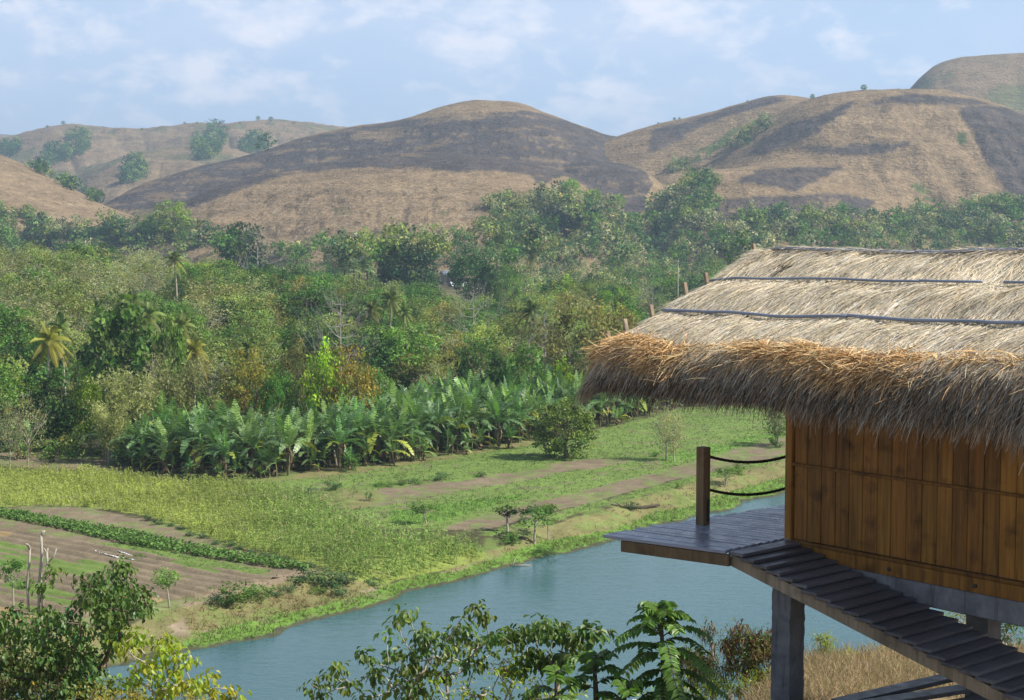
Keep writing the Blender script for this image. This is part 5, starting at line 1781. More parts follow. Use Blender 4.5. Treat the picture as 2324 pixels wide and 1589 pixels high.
for x, yb, yt, wpx, k_, lb in [(530, 1368, 1316, 96, 'shrub', 'large green shrub on the bank below the ploughed field'), (585, 1362, 1322, 70, 'shrub', 'green shrub right of the large one below the ploughed field'), (505, 1372, 1338, 60, 'shrub_blue', 'dark shrub left of the large one below the ploughed field'),
                               (625, 1352, 1330, 40, 'shrub_blue', 'small dark shrub on the dry bank below the path end'), (655, 1345, 1325, 40, 'shrub_blue', 'second small dark shrub on the dry bank below the path end'), (700, 1325, 1290, 74, 'shrub_blue', 'dark shrub left of the biggest one at the corn corner'),
                               (745, 1332, 1292, 80, 'shrub_blue', 'biggest dark shrub at the corn corner by the river'), (792, 1322, 1294, 64, 'shrub_blue', 'dark shrub right of the biggest one at the corn corner'), (772, 1352, 1326, 50, 'shrub_blue', 'shrub in the dry grass under the corn corner'),
                               (850, 1328, 1310, 44, 'shrub_blue', 'dark low shrub at the front edge of the corn'), (720, 1348, 1330, 44, 'shrub', 'small shrub on the dry bank under the biggest dark one'),
                               (752, 1112, 1088, 46, 'shrub_blue', 'grey green shrub in the field left of the bare patch'), (700, 1120, 1102, 40, 'shrub_blue', 'shrub at the left end of the bare patch'), (872, 1104, 1090, 50, 'shrub', 'low bush on the upper edge of the bare patch'), (905, 1100, 1086, 40, 'shrub', 'second low bush on the upper edge of the bare patch'),
                               (945, 1098, 1082, 46, 'shrub', 'third low bush on the upper edge of the bare patch'), (1005, 1090, 1070, 50, 'shrub_blue', 'blue green cabbage like bush in the field'), (1090, 1082, 1066, 30, 'shrub', 'small bush right of the blue green one in the field'),
                               (800, 1068, 1030, 40, 'shrub', 'feathery shrub in front of the grove'), (765, 1056, 980, 70, 'sapling', 'pale feathery young tree against the front of the grove'),
                               (60, 1335, 1300, 40, 'shrub', 'shrub at the left edge of the ploughed field'), (210, 1345, 1310, 80, 'shrub', 'weedy green shrub in the ploughed field'), (270, 1340, 1312, 60, 'shrub_blue', 'dark weedy shrub in the ploughed field'), (313, 1268, 1254, 34, 'shrub', 'small green tuft at the end of the pale strip')]:
    spot(k_, x, yb, yt, wpx, lb, None, 'young tree' if k_ == 'sapling' else 'shrub')
rb = np.random.default_rng(33)
edge = [(330, 1178), (420, 1205), (470, 1222), (520, 1240), (560, 1252), (640, 1272), (700, 1288)]
ea = np.array(edge)
for k, x in enumerate(np.linspace(335, 700, 15)):
    y = np.interp(x, ea[:, 0], ea[:, 1]) + rb.uniform(-2, 6)
    spot('shrub_blue', x + rb.uniform(-8, 8), y, y - rb.uniform(9, 17), rb.uniform(20, 34), 'low dark weed bush along the lower edge of the corn', 'weed bushes along the corn edge', 'shrub')
# pollarded trunks beside the field
for i_, (pts, r0, lb) in enumerate([([(66, 1400), (62, 1330), (66, 1280), (68, 1245)], .07, 'left bare lopped trunk beside the ploughed field'), ([(88, 1400), (90, 1320), (95, 1260), (93, 1215)], .095, 'tallest bare lopped trunk beside the ploughed field'), ([(96, 1402), (98, 1330), (108, 1278), (106, 1254)], .075, 'forked bare lopped trunk beside the ploughed field')]):
    g0 = gp(pts[0][0], pts[0][1]); Yd = g0[1]
    root = link('lopped_tree', None, None, tuple(g0))
    P = np.array([at(x, y, Yd) for x, y in pts]) - g0
    P[0, 2] -= .2
    mb = MB(); tube(mb, P, [r0 * 1.1, r0, r0 * .85, r0 * .8], 8); mb.build('trunk', MATS['bark_pale'], root, True)
    mb = MB()
    for k in range(5 if i_ < 2 else 3):
        an = rb.uniform(0, 6.28); d_ = np.array((math.cos(an) * .5, math.sin(an) * .3, .6)) * rb.uniform(.3, .5)
        tube(mb, [P[-1] - (0, 0, .1), P[-1] + d_ * .5, P[-1] + d_], [r0 * .7, r0 * .6, r0 * .5], 6)
    if i_ == 2:
        tube(mb, [P[2], P[2] + (.35, 0, .35), P[2] + (.5, 0, .8)], [r0 * .7, r0 * .6, r0 * .5], 6)
    mb.build('branches', MATS['bark_pale'], root, True)
    tag(root, lb, 'tree', 'lopped trunks beside the field')

m, nt, out = material('blade')
c_ = tint_of(nt); p = principled(nt, None, c_, .6, None, .15)
tr = nt.new('ShaderNodeBsdfTranslucent'); nt.link(c_, tr.inputs[0])
mx = nt.new('ShaderNodeMixShader'); mx.inputs[0].default_value = .3
nt.link(p.outputs[0], mx.inputs[1]); nt.link(tr.outputs[0], mx.inputs[2]); nt.link(mx.outputs[0], out.inputs[0])
MATS['blade'] = m


def scatter(poly, per_m2, rng, wob=3.0):
    pl = np.array([gp(x, y)[:2] for x, y in poly])
    lo, hi = pl.min(0), pl.max(0)
    n = int((hi[0] - lo[0]) * (hi[1] - lo[1]) * per_m2)
    X, Y = rng.uniform(lo[0], hi[0], n), rng.uniform(lo[1], hi[1], n)
    Z = H(X, Y)
    x, y = pix(np.stack([X, Y, Z], 1))
    k = inpoly(x + wob * 2 * fbm(X / 2, Y / 2, 61), y + wob * fbm(X / 2, Y / 2, 62), poly) & (Z > .1)
    return np.stack([X, Y, Z], 1)[k]


CORN = PATCH[13][1]
P = scatter(CORN, 6.0, rb)
px_, py_ = pix(P)
right = sstep(350, 750, px_)                                     # taller and greener towards the river corner
hh_ = (.62 + .5 * right) * (1 + .5 * fbm(P[:, 0] / 4, P[:, 1] / 4, 71)) * rb.uniform(.75, 1.2, len(P))
mb = MB()
tone = np.clip(1 + .7 * fbm(P[:, 0] / 6, P[:, 1] / 6, 72) + rb.normal(0, .12, len(P)), .5, 1.6)
cl = np.array((.33, .39, .085))[None] * (1 - right[:, None]) + np.array((.22, .33, .08))[None] * right[:, None]
cl = cl * tone[:, None]
tube_d = np.stack([rb.normal(0, .06, len(P)), rb.normal(0, .06, len(P)), np.ones(len(P))], 1)
strands(mb, P, tube_d, hh_ * 1.05, .035, .0, cl * .9, rb, 1)
for k in range(7):
    an = rb.uniform(0, 6.28, len(P)); f = .2 + .75 * k / 6 * rb.uniform(.8, 1.1, len(P))
    root_ = P + tube_d * (hh_ * np.minimum(f, 1))[:, None]
    D = np.stack([np.cos(an), np.sin(an), rb.uniform(.6, 1.3, len(P))], 1)
    strands(mb, root_, D, hh_ * rb.uniform(.4, .6, len(P)), .075, rb.uniform(.6, 1.3, len(P)), cl * rb.uniform(.75, 1.25, (len(P), 1)), rb, 2)
sel = rb.uniform(size=len(P)) < .35 * right + .1                   # pale tassels
strands(mb, P[sel] + tube_d[sel] * hh_[sel, None], tube_d[sel] + rb.normal(0, .25, (sel.sum(), 3)), .3, .05, .1, np.tile(np.array((.42, .36, .2)), (sel.sum(), 1)), rb, 1)
o = mb.build('corn_field', MATS['blade'])
tag(o, 'field of standing corn reaching down to the river bank', 'corn field', kind='stuff')

mb = MB()
ROWP = [(-60, 1150), (0, 1160), (160, 1187), (320, 1216), (480, 1251), (600, 1272), (695, 1287), (700, 1296), (620, 1290), (470, 1267), (330, 1243), (290, 1238), (230, 1222), (140, 1202), (0, 1175), (-60, 1166)]
P = scatter(ROWP, 90, rb, 1.5)
P[:, 2] += rb.uniform(.05, .38, len(P)) * (1 + .6 * fbm(P[:, 0] / .8, P[:, 1] / .8, 73))
t = np.clip(rb.normal(1, .22, len(P)), .5, 1.6)[:, None] * np.array((.14, .255, .06))[None]
leaf_quads(mb, P, rb.normal(size=(len(P), 3)) * .6 + np.array((0, 0, .8)), rb.uniform(.16, .32, len(P)), .7, t, .1, rb)
o = mb.build('crop_row', MATS['blade'])
tag(o, 'bright green leafy crop row slanting across the ploughed land', 'crop row', kind='stuff')

# ploughed land: a sheet of ridges and furrows that follows the crop row
p0, p1 = gp(0, 1165), gp(690, 1290)
fd = (p1 - p0)[:2]; fd /= np.linalg.norm(fd); fn = np.array((-fd[1], fd[0]))
FP = [(-80, 1196), (60, 1206), (230, 1238), (330, 1256), (470, 1288), (640, 1312), (560, 1328), (430, 1358), (330, 1372), (160, 1400), (-80, 1420)]
pw = np.array([gp(x, y)[:2] for x, y in FP])
s0, s1 = (pw @ fd).min(), (pw @ fd).max(); t0, t1 = (pw @ fn).min(), (pw @ fn).max()
S_, T2 = np.meshgrid(np.arange(s0, s1, .35), np.arange(t0, t1, .12), indexing='ij')
XX, YY = S_ * fd[0] + T2 * fn[0], S_ * fd[1] + T2 * fn[1]
zz = H(XX, YY)
wobb = T2 + .25 * fbm(S_ / 6, T2 / 6, 75)
rid = .5 + .5 * np.cos(wobb * 2 * math.pi / 1.15)
amp = .10 * (.5 + 1.0 * vnoise(S_ / 9, T2 / 3, 76))
zz2 = zz + .02 + rid * amp + .06 * fbm(XX / .5, YY / .5, 77)
x, y = pix(np.stack([XX.ravel(), YY.ravel(), zz.ravel()], 1))
inside = inpoly(x + 12 * fbm(XX.ravel() / 2, YY.ravel() / 2, 78), y + 8 * fbm(XX.ravel() / 2, YY.ravel() / 2, 79), FP).reshape(XX.shape)
zz2 = np.where(inside, zz2, zz - .25)
col = np.array(SOIL)[None] * (.84 + .22 * rid.ravel()[:, None]) * (1 + .4 * fbm(XX.ravel() / .8, YY.ravel() / .8, 80)[:, None])
wd_ = (fbm(S_.ravel() / 5, T2.ravel() / 1.1, 81, 4, .6) > .05) & (vnoise(S_.ravel() / 12, T2.ravel() / 5, 82) > .35)
col[wd_] = np.array(GRASS)[None] * .9
pale = (np.abs(wobb.ravel() % 6.9 - 2) < .6) & (vnoise(S_.ravel() / 10, T2.ravel() / 9, 83) > .5)
col[pale] = np.array(STRAW)[None] * .85
o = grid_mesh(XX, YY, zz2, col, 'ploughed_field', MATS['earth'])
tag(o, 'ploughed brown field with furrows and a little weed', 'field', kind='structure')

# grass and low crops on the far fields and the bank
mb = MB()
for poly, dens, ht, colr, wd in [(PATCH[4][1], 5.0, (.10, .28), (.135, .185, .07), .05), (PATCH[3][1], 16, (.15, .5), (.17, .235, .06), .05), (PATCH[8][1], 14, (.1, .3), (.14, .25, .06), .05), (PATCH[9][1], 6, (.1, .25), (.13, .22, .06), .05),
                                 (PATCH[11][1], 8, (.1, .3), (.15, .21, .07), .05), (PATCH[0][1], 3.0, (.1, .4), (.26, .22, .11), .05), (PATCH[21][1], 9, (.2, .55), (.30, .22, .11), .05), (PATCH[17][1], 8, (.1, .25), (.13, .19, .07), .05)]:
    P = scatter(poly, dens, rb)
    if len(P) == 0: continue
    if poly is PATCH[4][1]:
        x, y = pix(P)
        bare = np.zeros(len(P), bool)
        for i_ in (5, 6, 10): bare |= inpoly(x, y, PATCH[i_][1])
        P = P[~bare]
    for k in range(3):
        n = len(P)
        D = np.stack([rb.normal(0, .5, n), rb.normal(0, .5, n), np.ones(n)], 1)
        t = np.clip(1 + .6 * fbm(P[:, 0] / 3, P[:, 1] / 3, 91) + rb.normal(0, .18, n), .4, 1.7)[:, None] * np.array(colr)[None]
        strands(mb, P + rb.normal(0, .08, (n, 3)) * np.array((1, 1, 0)), D, rb.uniform(*ht, n), wd, rb.uniform(.1, .7, n), t, rb, 1)
o = mb.build('grass', MATS['blade'])
tag(o, 'low green grass and crops on the far fields and bank', 'grass', kind='stuff')

# white plastic strip, log, floating bamboo
m, nt, out = material('white_plastic'); principled(nt, out, (.75, .76, .76), .35, None, .5)
def ribbon(name, pts, wdt, mat, label, cat, lift=.10):
    P = np.array([gp(x, y, lift) for x, y in pts]); c0 = P.mean(0)
    root = link(name, None, None, tuple(c0))
    mb = MB()
    tt = np.linspace(0, 1, 40); kk = np.linspace(0, 1, len(P))
    Q = np.stack([np.interp(tt, kk, P[:, i]) for i in range(3)], 1) - c0
    sd = np.array((-(Q[-1] - Q[0])[1], (Q[-1] - Q[0])[0], 0)); sd /= np.linalg.norm(sd)
    ww = wdt * (.4 + .9 * vnoise(tt * 9, tt * 0, 5))[:, None]
    v = np.concatenate([Q - sd * ww + np.array((0, 0, 1)) * .03 * rb.normal(size=(40, 1)), Q + sd * ww, Q - np.array((0, 0, .05))])
    q = [(i, i + 1, 41 + i, 40 + i) for i in range(39)] + [(i + 80, i + 81, i + 1, i) for i in range(39)] + [(40 + i, 41 + i, 81 + i, 80 + i) for i in range(39)]
    mb.add(v, q); mb.build('sheet', mat, root)
    tag(root, label, cat)
ribbon('plastic_sheet', [(205, 1250), (235, 1259), (270, 1268), (306, 1273)], .05, m, 'white plastic strip lying along a furrow of the ploughed field', 'plastic sheet')
ribbon('plastic_sheet', [(268, 1253), (300, 1264)], .035, m, 'shorter white plastic strip above the long one in the ploughed field', 'plastic sheet')
P = [gp(1386, 1148, .12), gp(1412, 1154, .14), gp(1450, 1156, .16), gp(1496, 1152, .2)]
root = link('driftwood_log', None, None, tuple(P[1]))
mb = MB(); tube(mb, [p_ - P[1] for p_ in P], [.03, .06, .09, .11], 7, .5); mb.build('trunk', MATS['bark_dark'], root, True)
mb = MB(); tube(mb, [P[1] - P[1], P[1] - P[1] + (-.6, .2, .35)], [.05, .02], 5, .55); mb.build('branch', MATS['bark_dark'], root, True)
tag(root, 'dark fallen log lying on the bank above the deck tip', 'log')
d0 = rays(1163, 1284); P0 = CAM + d0 * (-21.95 / d0[2]); d1 = rays(1205, 1283); P1 = CAM + d1 * (-21.98 / d1[2])
root = link('bamboo_pole', None, None, tuple(P0))
mb = MB(); tube(mb, [np.zeros(3), (P1 - P0) * .5 + (0, 0, .02), P1 - P0], [.04, .035, .03], 6); mb.build('stem', MATS['bark_pale'], root, True)
mb = MB(); tube(mb, [np.zeros(3), np.array((.2, .3, .45))], [.035, .02], 5); mb.build('stub', MATS['bark_pale'], root, True)
tag(root, 'bamboo pole floating in the river near the corn corner', 'pole')

# pale roofed huts and a pole in the far wood
m, nt, out = material('tin_roof')
co = nt.new('ShaderNodeTexCoord').outputs['Object']
wv_ = nt.new('ShaderNodeTexWave'); wv_.inputs['Scale'].default_value = 3.0; nt.link(co, wv_.inputs['Vector'])
principled(nt, out, nt.mix(nt.noise(co, 1.2, 4, .6), (.42, .44, .47), (.70, .72, .74)), .45, nt.bump(wv_.outputs[1], .5, .06), .4)
tinted_mat('plank_wall', (.26, .22, .17))
for x, y, Yd, w_, dd_, lb, wl in [(1040, 648, 545, 5.0, 4.0, 'small hut with a bright tin roof among the far trees', 0), (1017, 622, 560, 4.5, 4.0, 'small hut with a dull grey roof behind the bright roofed one', 1), (700, 645, 430, 4.5, 3.5, 'blue grey roofed shed half hidden in the middle wood', 1)]:
    zt = at(x, y - 8, Yd); zg = float(H(zt[0], Yd))
    root = link('far_hut', None, None, (float(zt[0]), Yd, zg))
    eh = float(zt[2]) - zg - 1.3
    mb = MB(); mb.add(box8((0, 0, eh / 2), (w_ / 2, 0, 0), (0, dd_ / 2, 0), (0, 0, eh / 2)), BOXQ); mb.build('wall', MATS['plank_wall'], root)
    mb = MB()
    a_, b_, h_ = w_ / 2 + .5, dd_ / 2 + .6, 1.3
    v = [(-a_, -b_, eh - .1), (a_, -b_, eh - .1), (a_, 0, eh + h_), (-a_, 0, eh + h_), (a_, b_, eh - .1), (-a_, b_, eh - .1)]
    v += [(p_[0], p_[1], p_[2] - .12) for p_ in v]
    mb.add(v, [(0, 1, 2, 3), (3, 2, 4, 5), (7, 6, 9, 8), (8, 9, 11, 10), (0, 6, 7, 1), (5, 4, 10, 11)], [(1, 7, 8), (1, 8, 2), (2, 8, 10), (2, 10, 4), (0, 3, 9), (0, 9, 6), (3, 5, 11), (3, 11, 9)], .75 if wl else 1.0)
    mb.build('roof', m, root)
    mb = MB(); mb.add(box8((-.6, -dd_ / 2 - .02, 1.0), (.45, 0, 0), (0, .03, 0), (0, 0, 1.0)), BOXQ, None, .4); mb.build('door', MATS['plank_wall'], root)
    root.rotation_euler = (0, 0, .35)
    tag(root, lb, 'hut')
zt = at(1539, 590, 330); zg = float(H(zt[0], 330))
root = link('utility_pole', None, None, (float(zt[0]), 330, zg))
mb = MB(); tube(mb, [(0, 0, -.3), (0, 0, float(zt[2]) - zg)], [.14, .1], 8); mb.build('pole', MATS['bark_white'], root, True)
mb = MB(); mb.add(box8((0, -.1, float(zt[2]) - zg - .6), (.8, 0, 0), (0, .06, 0), (0, 0, .06)), BOXQ); mb.build('crossarm', MATS['bark_dark'], root)
tag(root, 'pale utility pole standing among the far trees left of the roof', 'utility pole')

# ------------------------------------------------------------------ the near slope: trees, weeds, fence
foliage_mat('fg_dark', (.10, .172, .040), None, .3, .42, .3, 0, 0)
foliage_mat('fg_mid', (.125, .190, .045), None, .35, .42, .3, 0, 0)
foliage_mat('fg_yellow', (.30, .37, .04), None, .45, .4, .35, 0, 0)
foliage_mat('fg_ochre', (.30, .26, .055), None, .4, .5, .25, 0, 0)
foliage_mat('fg_olive', (.105, .135, .038), None, .35, .45, .3, 0, 0)
foliage_mat('fg_shade', (.115, .215, .042), None, .35, .4, .4, 0, 0)


def ovate(mb, base, ax, nrm, L, W, tint):
    """leaf blade: rounded at the stalk, pointed at the tip, folded along the midrib"""
    n = len(base)
    ax = ax / np.linalg.norm(ax, axis=1, keepdims=True)
    nrm = nrm - (nrm * ax).sum(1, keepdims=True) * ax; nrm /= np.linalg.norm(nrm, axis=1, keepdims=True) + 1e-9
    sd = np.cross(ax, nrm)
    L = np.broadcast_to(L, (n,))[:, None]; W = np.broadcast_to(W, (n,))[:, None]
    mid = base + ax * L * .5 - nrm * L * .04
    tip = base + ax * L - nrm * L * .16
    v = np.stack([base, base + ax * L * .22 + sd * W * .42 + nrm * W * .16, base + ax * L * .58 + sd * W * .44 + nrm * W * .14, tip,
                  base + ax * L * .58 - sd * W * .44 + nrm * W * .14, base + ax * L * .22 - sd * W * .42 + nrm * W * .16, mid], 1).reshape(-1, 3)
    b = np.arange(n)[:, None] * 7
    q = np.concatenate([b + np.array(k_)[None] for k_ in ([0, 1, 2, 6], [6, 2, 3, 3], [0, 6, 4, 5], [6, 3, 4, 4])])
    tri = np.concatenate([b + np.array(k_)[None] for k_ in ([0, 1, 6], [1, 2, 6], [2, 3, 6], [0, 6, 5], [5, 6, 4], [4, 6, 3])])
    t = np.asarray(tint, float)
    if t.ndim == 1: t = np.repeat(t[:, None], 3, 1)
    mb.add(v, None, tri, np.repeat(t, 7, 0))


def fg_tree(name, label, cat, base, clusters, leafmat, barkmat, seed, nleaf=18, cr=.24, leaf=(.10, .15), asp=.62, r_tip=.006, fork=.35, droop=.9, spots=0.0, group=None, trunk_r=None, toff=0):
    """a tree whose limbs reach from its trunk to leaf sprays"""
    rng = np.random.default_rng(seed)
    C = np.array(clusters, float)
    bz = float(H(base[0], base[1]))
    root = link(name, None, None, (base[0], base[1], bz))
    O = np.array((base[0], base[1], bz))
    cen = C.mean(0)
    fk = O * (1 - fork) + (cen * np.array((1, 1, .0)) + np.array((0, 0, C[:, 2].min() * .5 + cen[2] * .5))) * fork
    nodes = [O - np.array((0, 0, .3)), (O + fk) / 2 + rng.normal(0, .06, 3), fk]; par = [-1, 0, 1]
    order = np.argsort(np.linalg.norm(C - fk, axis=1))
    for i in order:
        c = C[i]
        N_ = np.array(nodes[2:])
        # join where it is near but the way still leads outward
        cost = np.linalg.norm(N_ - c, axis=1) + .35 * np.linalg.norm(N_ - fk, axis=1)
        j = int(np.argmin(cost)) + 2
        m_ = nodes[j] * .5 + c * .5 + rng.normal(0, .05, 3) - np.array((0, 0, .06)) * np.linalg.norm(c - nodes[j])
        nodes.append(m_); par.append(j)
        nodes.append(c); par.append(len(nodes) - 2)
    cnt = np.ones(len(nodes))
    for i in range(len(nodes) - 1, 0, -1): cnt[par[i]] += cnt[i]
    bt = MB()
    rad = r_tip * np.maximum(1, cnt) ** .42
    if trunk_r: rad[:3] = np.maximum(rad[:3], trunk_r)
    for i in range(1, len(nodes)):
        tube(bt, [nodes[par[i]] - O, nodes[i] - O], [min(rad[par[i]], rad[i] * 1.5), rad[i]], 5 if rad[i] < .02 else 7, 1.0, False)
    bt.build('trunk', MATS[barkmat], root, True)
    mc = MB()
    for c in C:
        m_ = max(4, int(nleaf * rng.uniform(.6, 1.4)))
        w_ = rng.normal(size=(m_, 3)); w_ /= np.linalg.norm(w_, axis=1, keepdims=True)
        b_ = c + w_ * cr * rng.uniform(.2, 1.1, (m_, 1)) * np.array((1, 1, .8)) - O
        ax = w_ * .7 + rng.normal(size=(m_, 3)) * .35 - np.array((0, 0, droop))
        nr = w_ + np.array((0, 0, 1.0)) + rng.normal(size=(m_, 3)) * .4
        t = np.clip(1 + rng.normal(0, .2) + rng.normal(0, .18, m_), .45, 1.8)
        y = rng.normal(0, .12) + rng.normal(0, .06, m_)
        tint = np.stack([t * (1 + y), t, t * (1 - y * .5)], 1)
        if spots:
            k = rng.uniform(size=m_) < spots
            tint[k] = np.array((5.0, 2.6, .6)) * rng.uniform(.7, 1.2, (k.sum(), 1))
        L = rng.uniform(*leaf, m_)
        ovate(mc, b_, ax, nr, L, L * asp, tint)
    mc.build('crown', MATS[leafmat], root)
    tag(root, label, cat, group)
    return root


def inside(poly, n, Y0, dY, rng, thin=None):
    pl = np.array(poly, float); out_ = []
    while len(out_) < n:
        x, y = rng.uniform(pl[:, 0].min(), pl[:, 0].max()), rng.uniform(pl[:, 1].min(), pl[:, 1].max())
        if inpoly(np.array([x]), np.array([y]), poly)[0]:
            out_.append(at(x, y, Y0 + rng.uniform(-dY, dY)))
    return out_


rf = np.random.default_rng(44)
A1 = [(-40, 1415), (0, 1405), (60, 1400), (105, 1370), (150, 1338), (195, 1318), (235, 1300), (262, 1272), (286, 1275), (300, 1312), (330, 1322), (346, 1370), (332, 1392), (300, 1398), (270, 1425), (285, 1470), (300, 1520), (280, 1640), (-40, 1640)]
B0 = (float(at(150, 1500, 29)[0]), 29.0)
cl = [p_ for p_ in inside(A1, 460, 29, 1.5, rf) if vnoise(np.array([p_[0] * 1.7]), np.array([p_[2] * 1.7 + p_[1]]), 7)[0] > .47] + [at(x, y, 29) for x, y in [(272, 1278), (275, 1300), (330, 1360), (335, 1375), (15, 1388), (40, 1385), (120, 1300), (95, 1330), (180, 1312), (215, 1335), (290, 1325), (310, 1345), (240, 1355)]]
fg_tree('leafy_tree', 'dark glossy leaved tree in the bottom left corner', 'tree', B0, cl, 'fg_dark', 'bark_dark', 1, 24, .22, (.09, .135), .68)
cl = inside([(-40, 1470), (60, 1455), (150, 1480), (170, 1560), (150, 1640), (-40, 1640)], 60, 27.6, .6, rf)
fg_tree('leafy_tree', 'olive bush dotted with orange flowers at the bottom left edge', 'bush', (float(at(60, 1560, 27.6)[0]), 27.6), cl, 'fg_olive', 'bark_dark', 2, 24, .24, (.06, .10), spots=.022, fork=.2)
cl = inside([(275, 1440), (330, 1412), (372, 1436), (400, 1470), (418, 1500), (450, 1560), (445, 1640), (280, 1640)], 62, 27.3, .8, rf) + [at(x, y, 27.3) for x, y in [(420, 1490), (435, 1500), (470, 1530), (475, 1545), (455, 1570), (500, 1562), (520, 1570), (545, 1582), (480, 1590), (430, 1540), (515, 1595)]]
fg_tree('leafy_tree', 'yellow green leaved tree over the water at the lower left', 'tree', (float(at(350, 1560, 27.3)[0]), 27.3), cl, 'fg_yellow', 'bark_pale', 3, 15, .22, fork=.3)
for x0, x1, y0, s_, lb in [(150, 260, 1552, 4, 'ochre tinted bush under the dark glossy tree'), (262, 345, 1565, 5, 'ochre bush under the yellow green tree'), (400, 470, 1580, 6, 'small ochre bush at the bottom edge right of the yellow green tree')]:
    cl = inside([(x0, y0 + 25), ((x0 + x1) / 2, y0 - 6), (x1, y0 + 20), (x1, 1660), (x0, 1660)], 40, 26.2, .5, rf)
    fg_tree('bush', lb, 'bush', (float(at((x0 + x1) / 2, 1580, 26.2)[0]), 26.2), cl, 'fg_ochre', 'bark_dark', s_, 26, .2, (.04, .08), .5, fork=.15, droop=.1)


def K6(pts): return [((1000 + a / 1.788) / 1.7625, (2200 + b / 1.788) / 1.7625) for a, b in pts]
def K7(pts): return [((2100 + a / 2.113) / 1.7625, (2300 + b / 2.113) / 1.7625) for a, b in pts]


cc_ = K6([(1060, 450), (1130, 450), (1590, 400), (1680, 480), (1640, 430), (1500, 510), (1540, 560), (1240, 560), (1330, 590), (1200, 640), (980, 610), (1060, 520), (800, 740), (850, 780), (990, 760), (1040, 730), (900, 860), (1130, 830), (1220, 620), (1380, 680),
          (1700, 660), (1790, 580), (1850, 600), (1880, 670), (1720, 720), (1560, 620), (1460, 590), (1280, 640), (1420, 620), (620, 840), (590, 890), (500, 950), (440, 960), (690, 960), (740, 970), (520, 1040), (820, 1050), (900, 900), (1180, 900), (1190, 1000),
          (1290, 1040), (930, 950), (1240, 720), (1330, 760), (1420, 740), (1150, 740), (1080, 870), (1060, 960), (1130, 940), (1250, 860), (1340, 880), (1480, 780), (1590, 720), (1640, 640), (1540, 820), (1400, 900), (1250, 960), (1130, 1040), (1000, 1010), (1500, 700), (1650, 780), (1740, 620)])
cl = [at(x, y, 28 + rf.uniform(-.9, .9)) for x, y in cc_]
fg_tree('leafy_tree', 'open branched tree with drooping green leaves in front of the river', 'tree', (float(at(1075, 1560, 28)[0]), 28.0), cl, 'fg_mid', 'bark_pale', 7, 21, .2, (.11, .16), fork=.45)
cl = inside([(930, 1560), (1010, 1520), (1090, 1500), (1170, 1490), (1180, 1640), (920, 1640)], 55, 27.2, .8, rf)
fg_tree('bush', 'yellow green twiggy bush in front of the open branched tree', 'bush', (float(at(1080, 1580, 27.2)[0]), 27.2), cl, 'fg_yellow', 'bark_pale', 8, 11, .22, (.06, .11), fork=.2, droop=.4)
cc_ = K6([(1940, 560), (2100, 540), (2170, 580), (2220, 560), (2270, 620), (1910, 600), (2010, 580), (2060, 740), (2130, 760), (2170, 830), (2200, 800), (1980, 780), (1960, 850), (2010, 1040), (1880, 850)]) + K7([(150, 410), (270, 450), (520, 450), (600, 540), (660, 480), (390, 520), (480, 560), (330, 560), (430, 600), (200, 700), (300, 750), (100, 690), (400, 670), (20, 650), (40, 480), (90, 500), (550, 480), (120, 740), (330, 690)])
cl = [at(x, y, 27.6 + rf.uniform(-.6, .6)) for x, y in cc_]
fg_tree('leafy_tree', 'slender tree with a flat spreading leafy top beside the open branched one', 'tree', (float(at(1268, 1589, 27.6)[0]), 27.6), cl, 'fg_dark', 'bark_pale', 9, 24, .22, (.12, .18), fork=.5)
cl = inside([(1190, 1520), (1250, 1530), (1330, 1560), (1340, 1640), (1180, 1640)], 34, 27.0, .6, rf)
fg_tree('bush', 'yellowish bush at the bottom edge under the flat topped tree', 'bush', (float(at(1260, 1589, 27)[0]), 27.0), cl, 'fg_yellow', 'bark_pale', 10, 12, .2, (.06, .10), fork=.2, droop=.4)


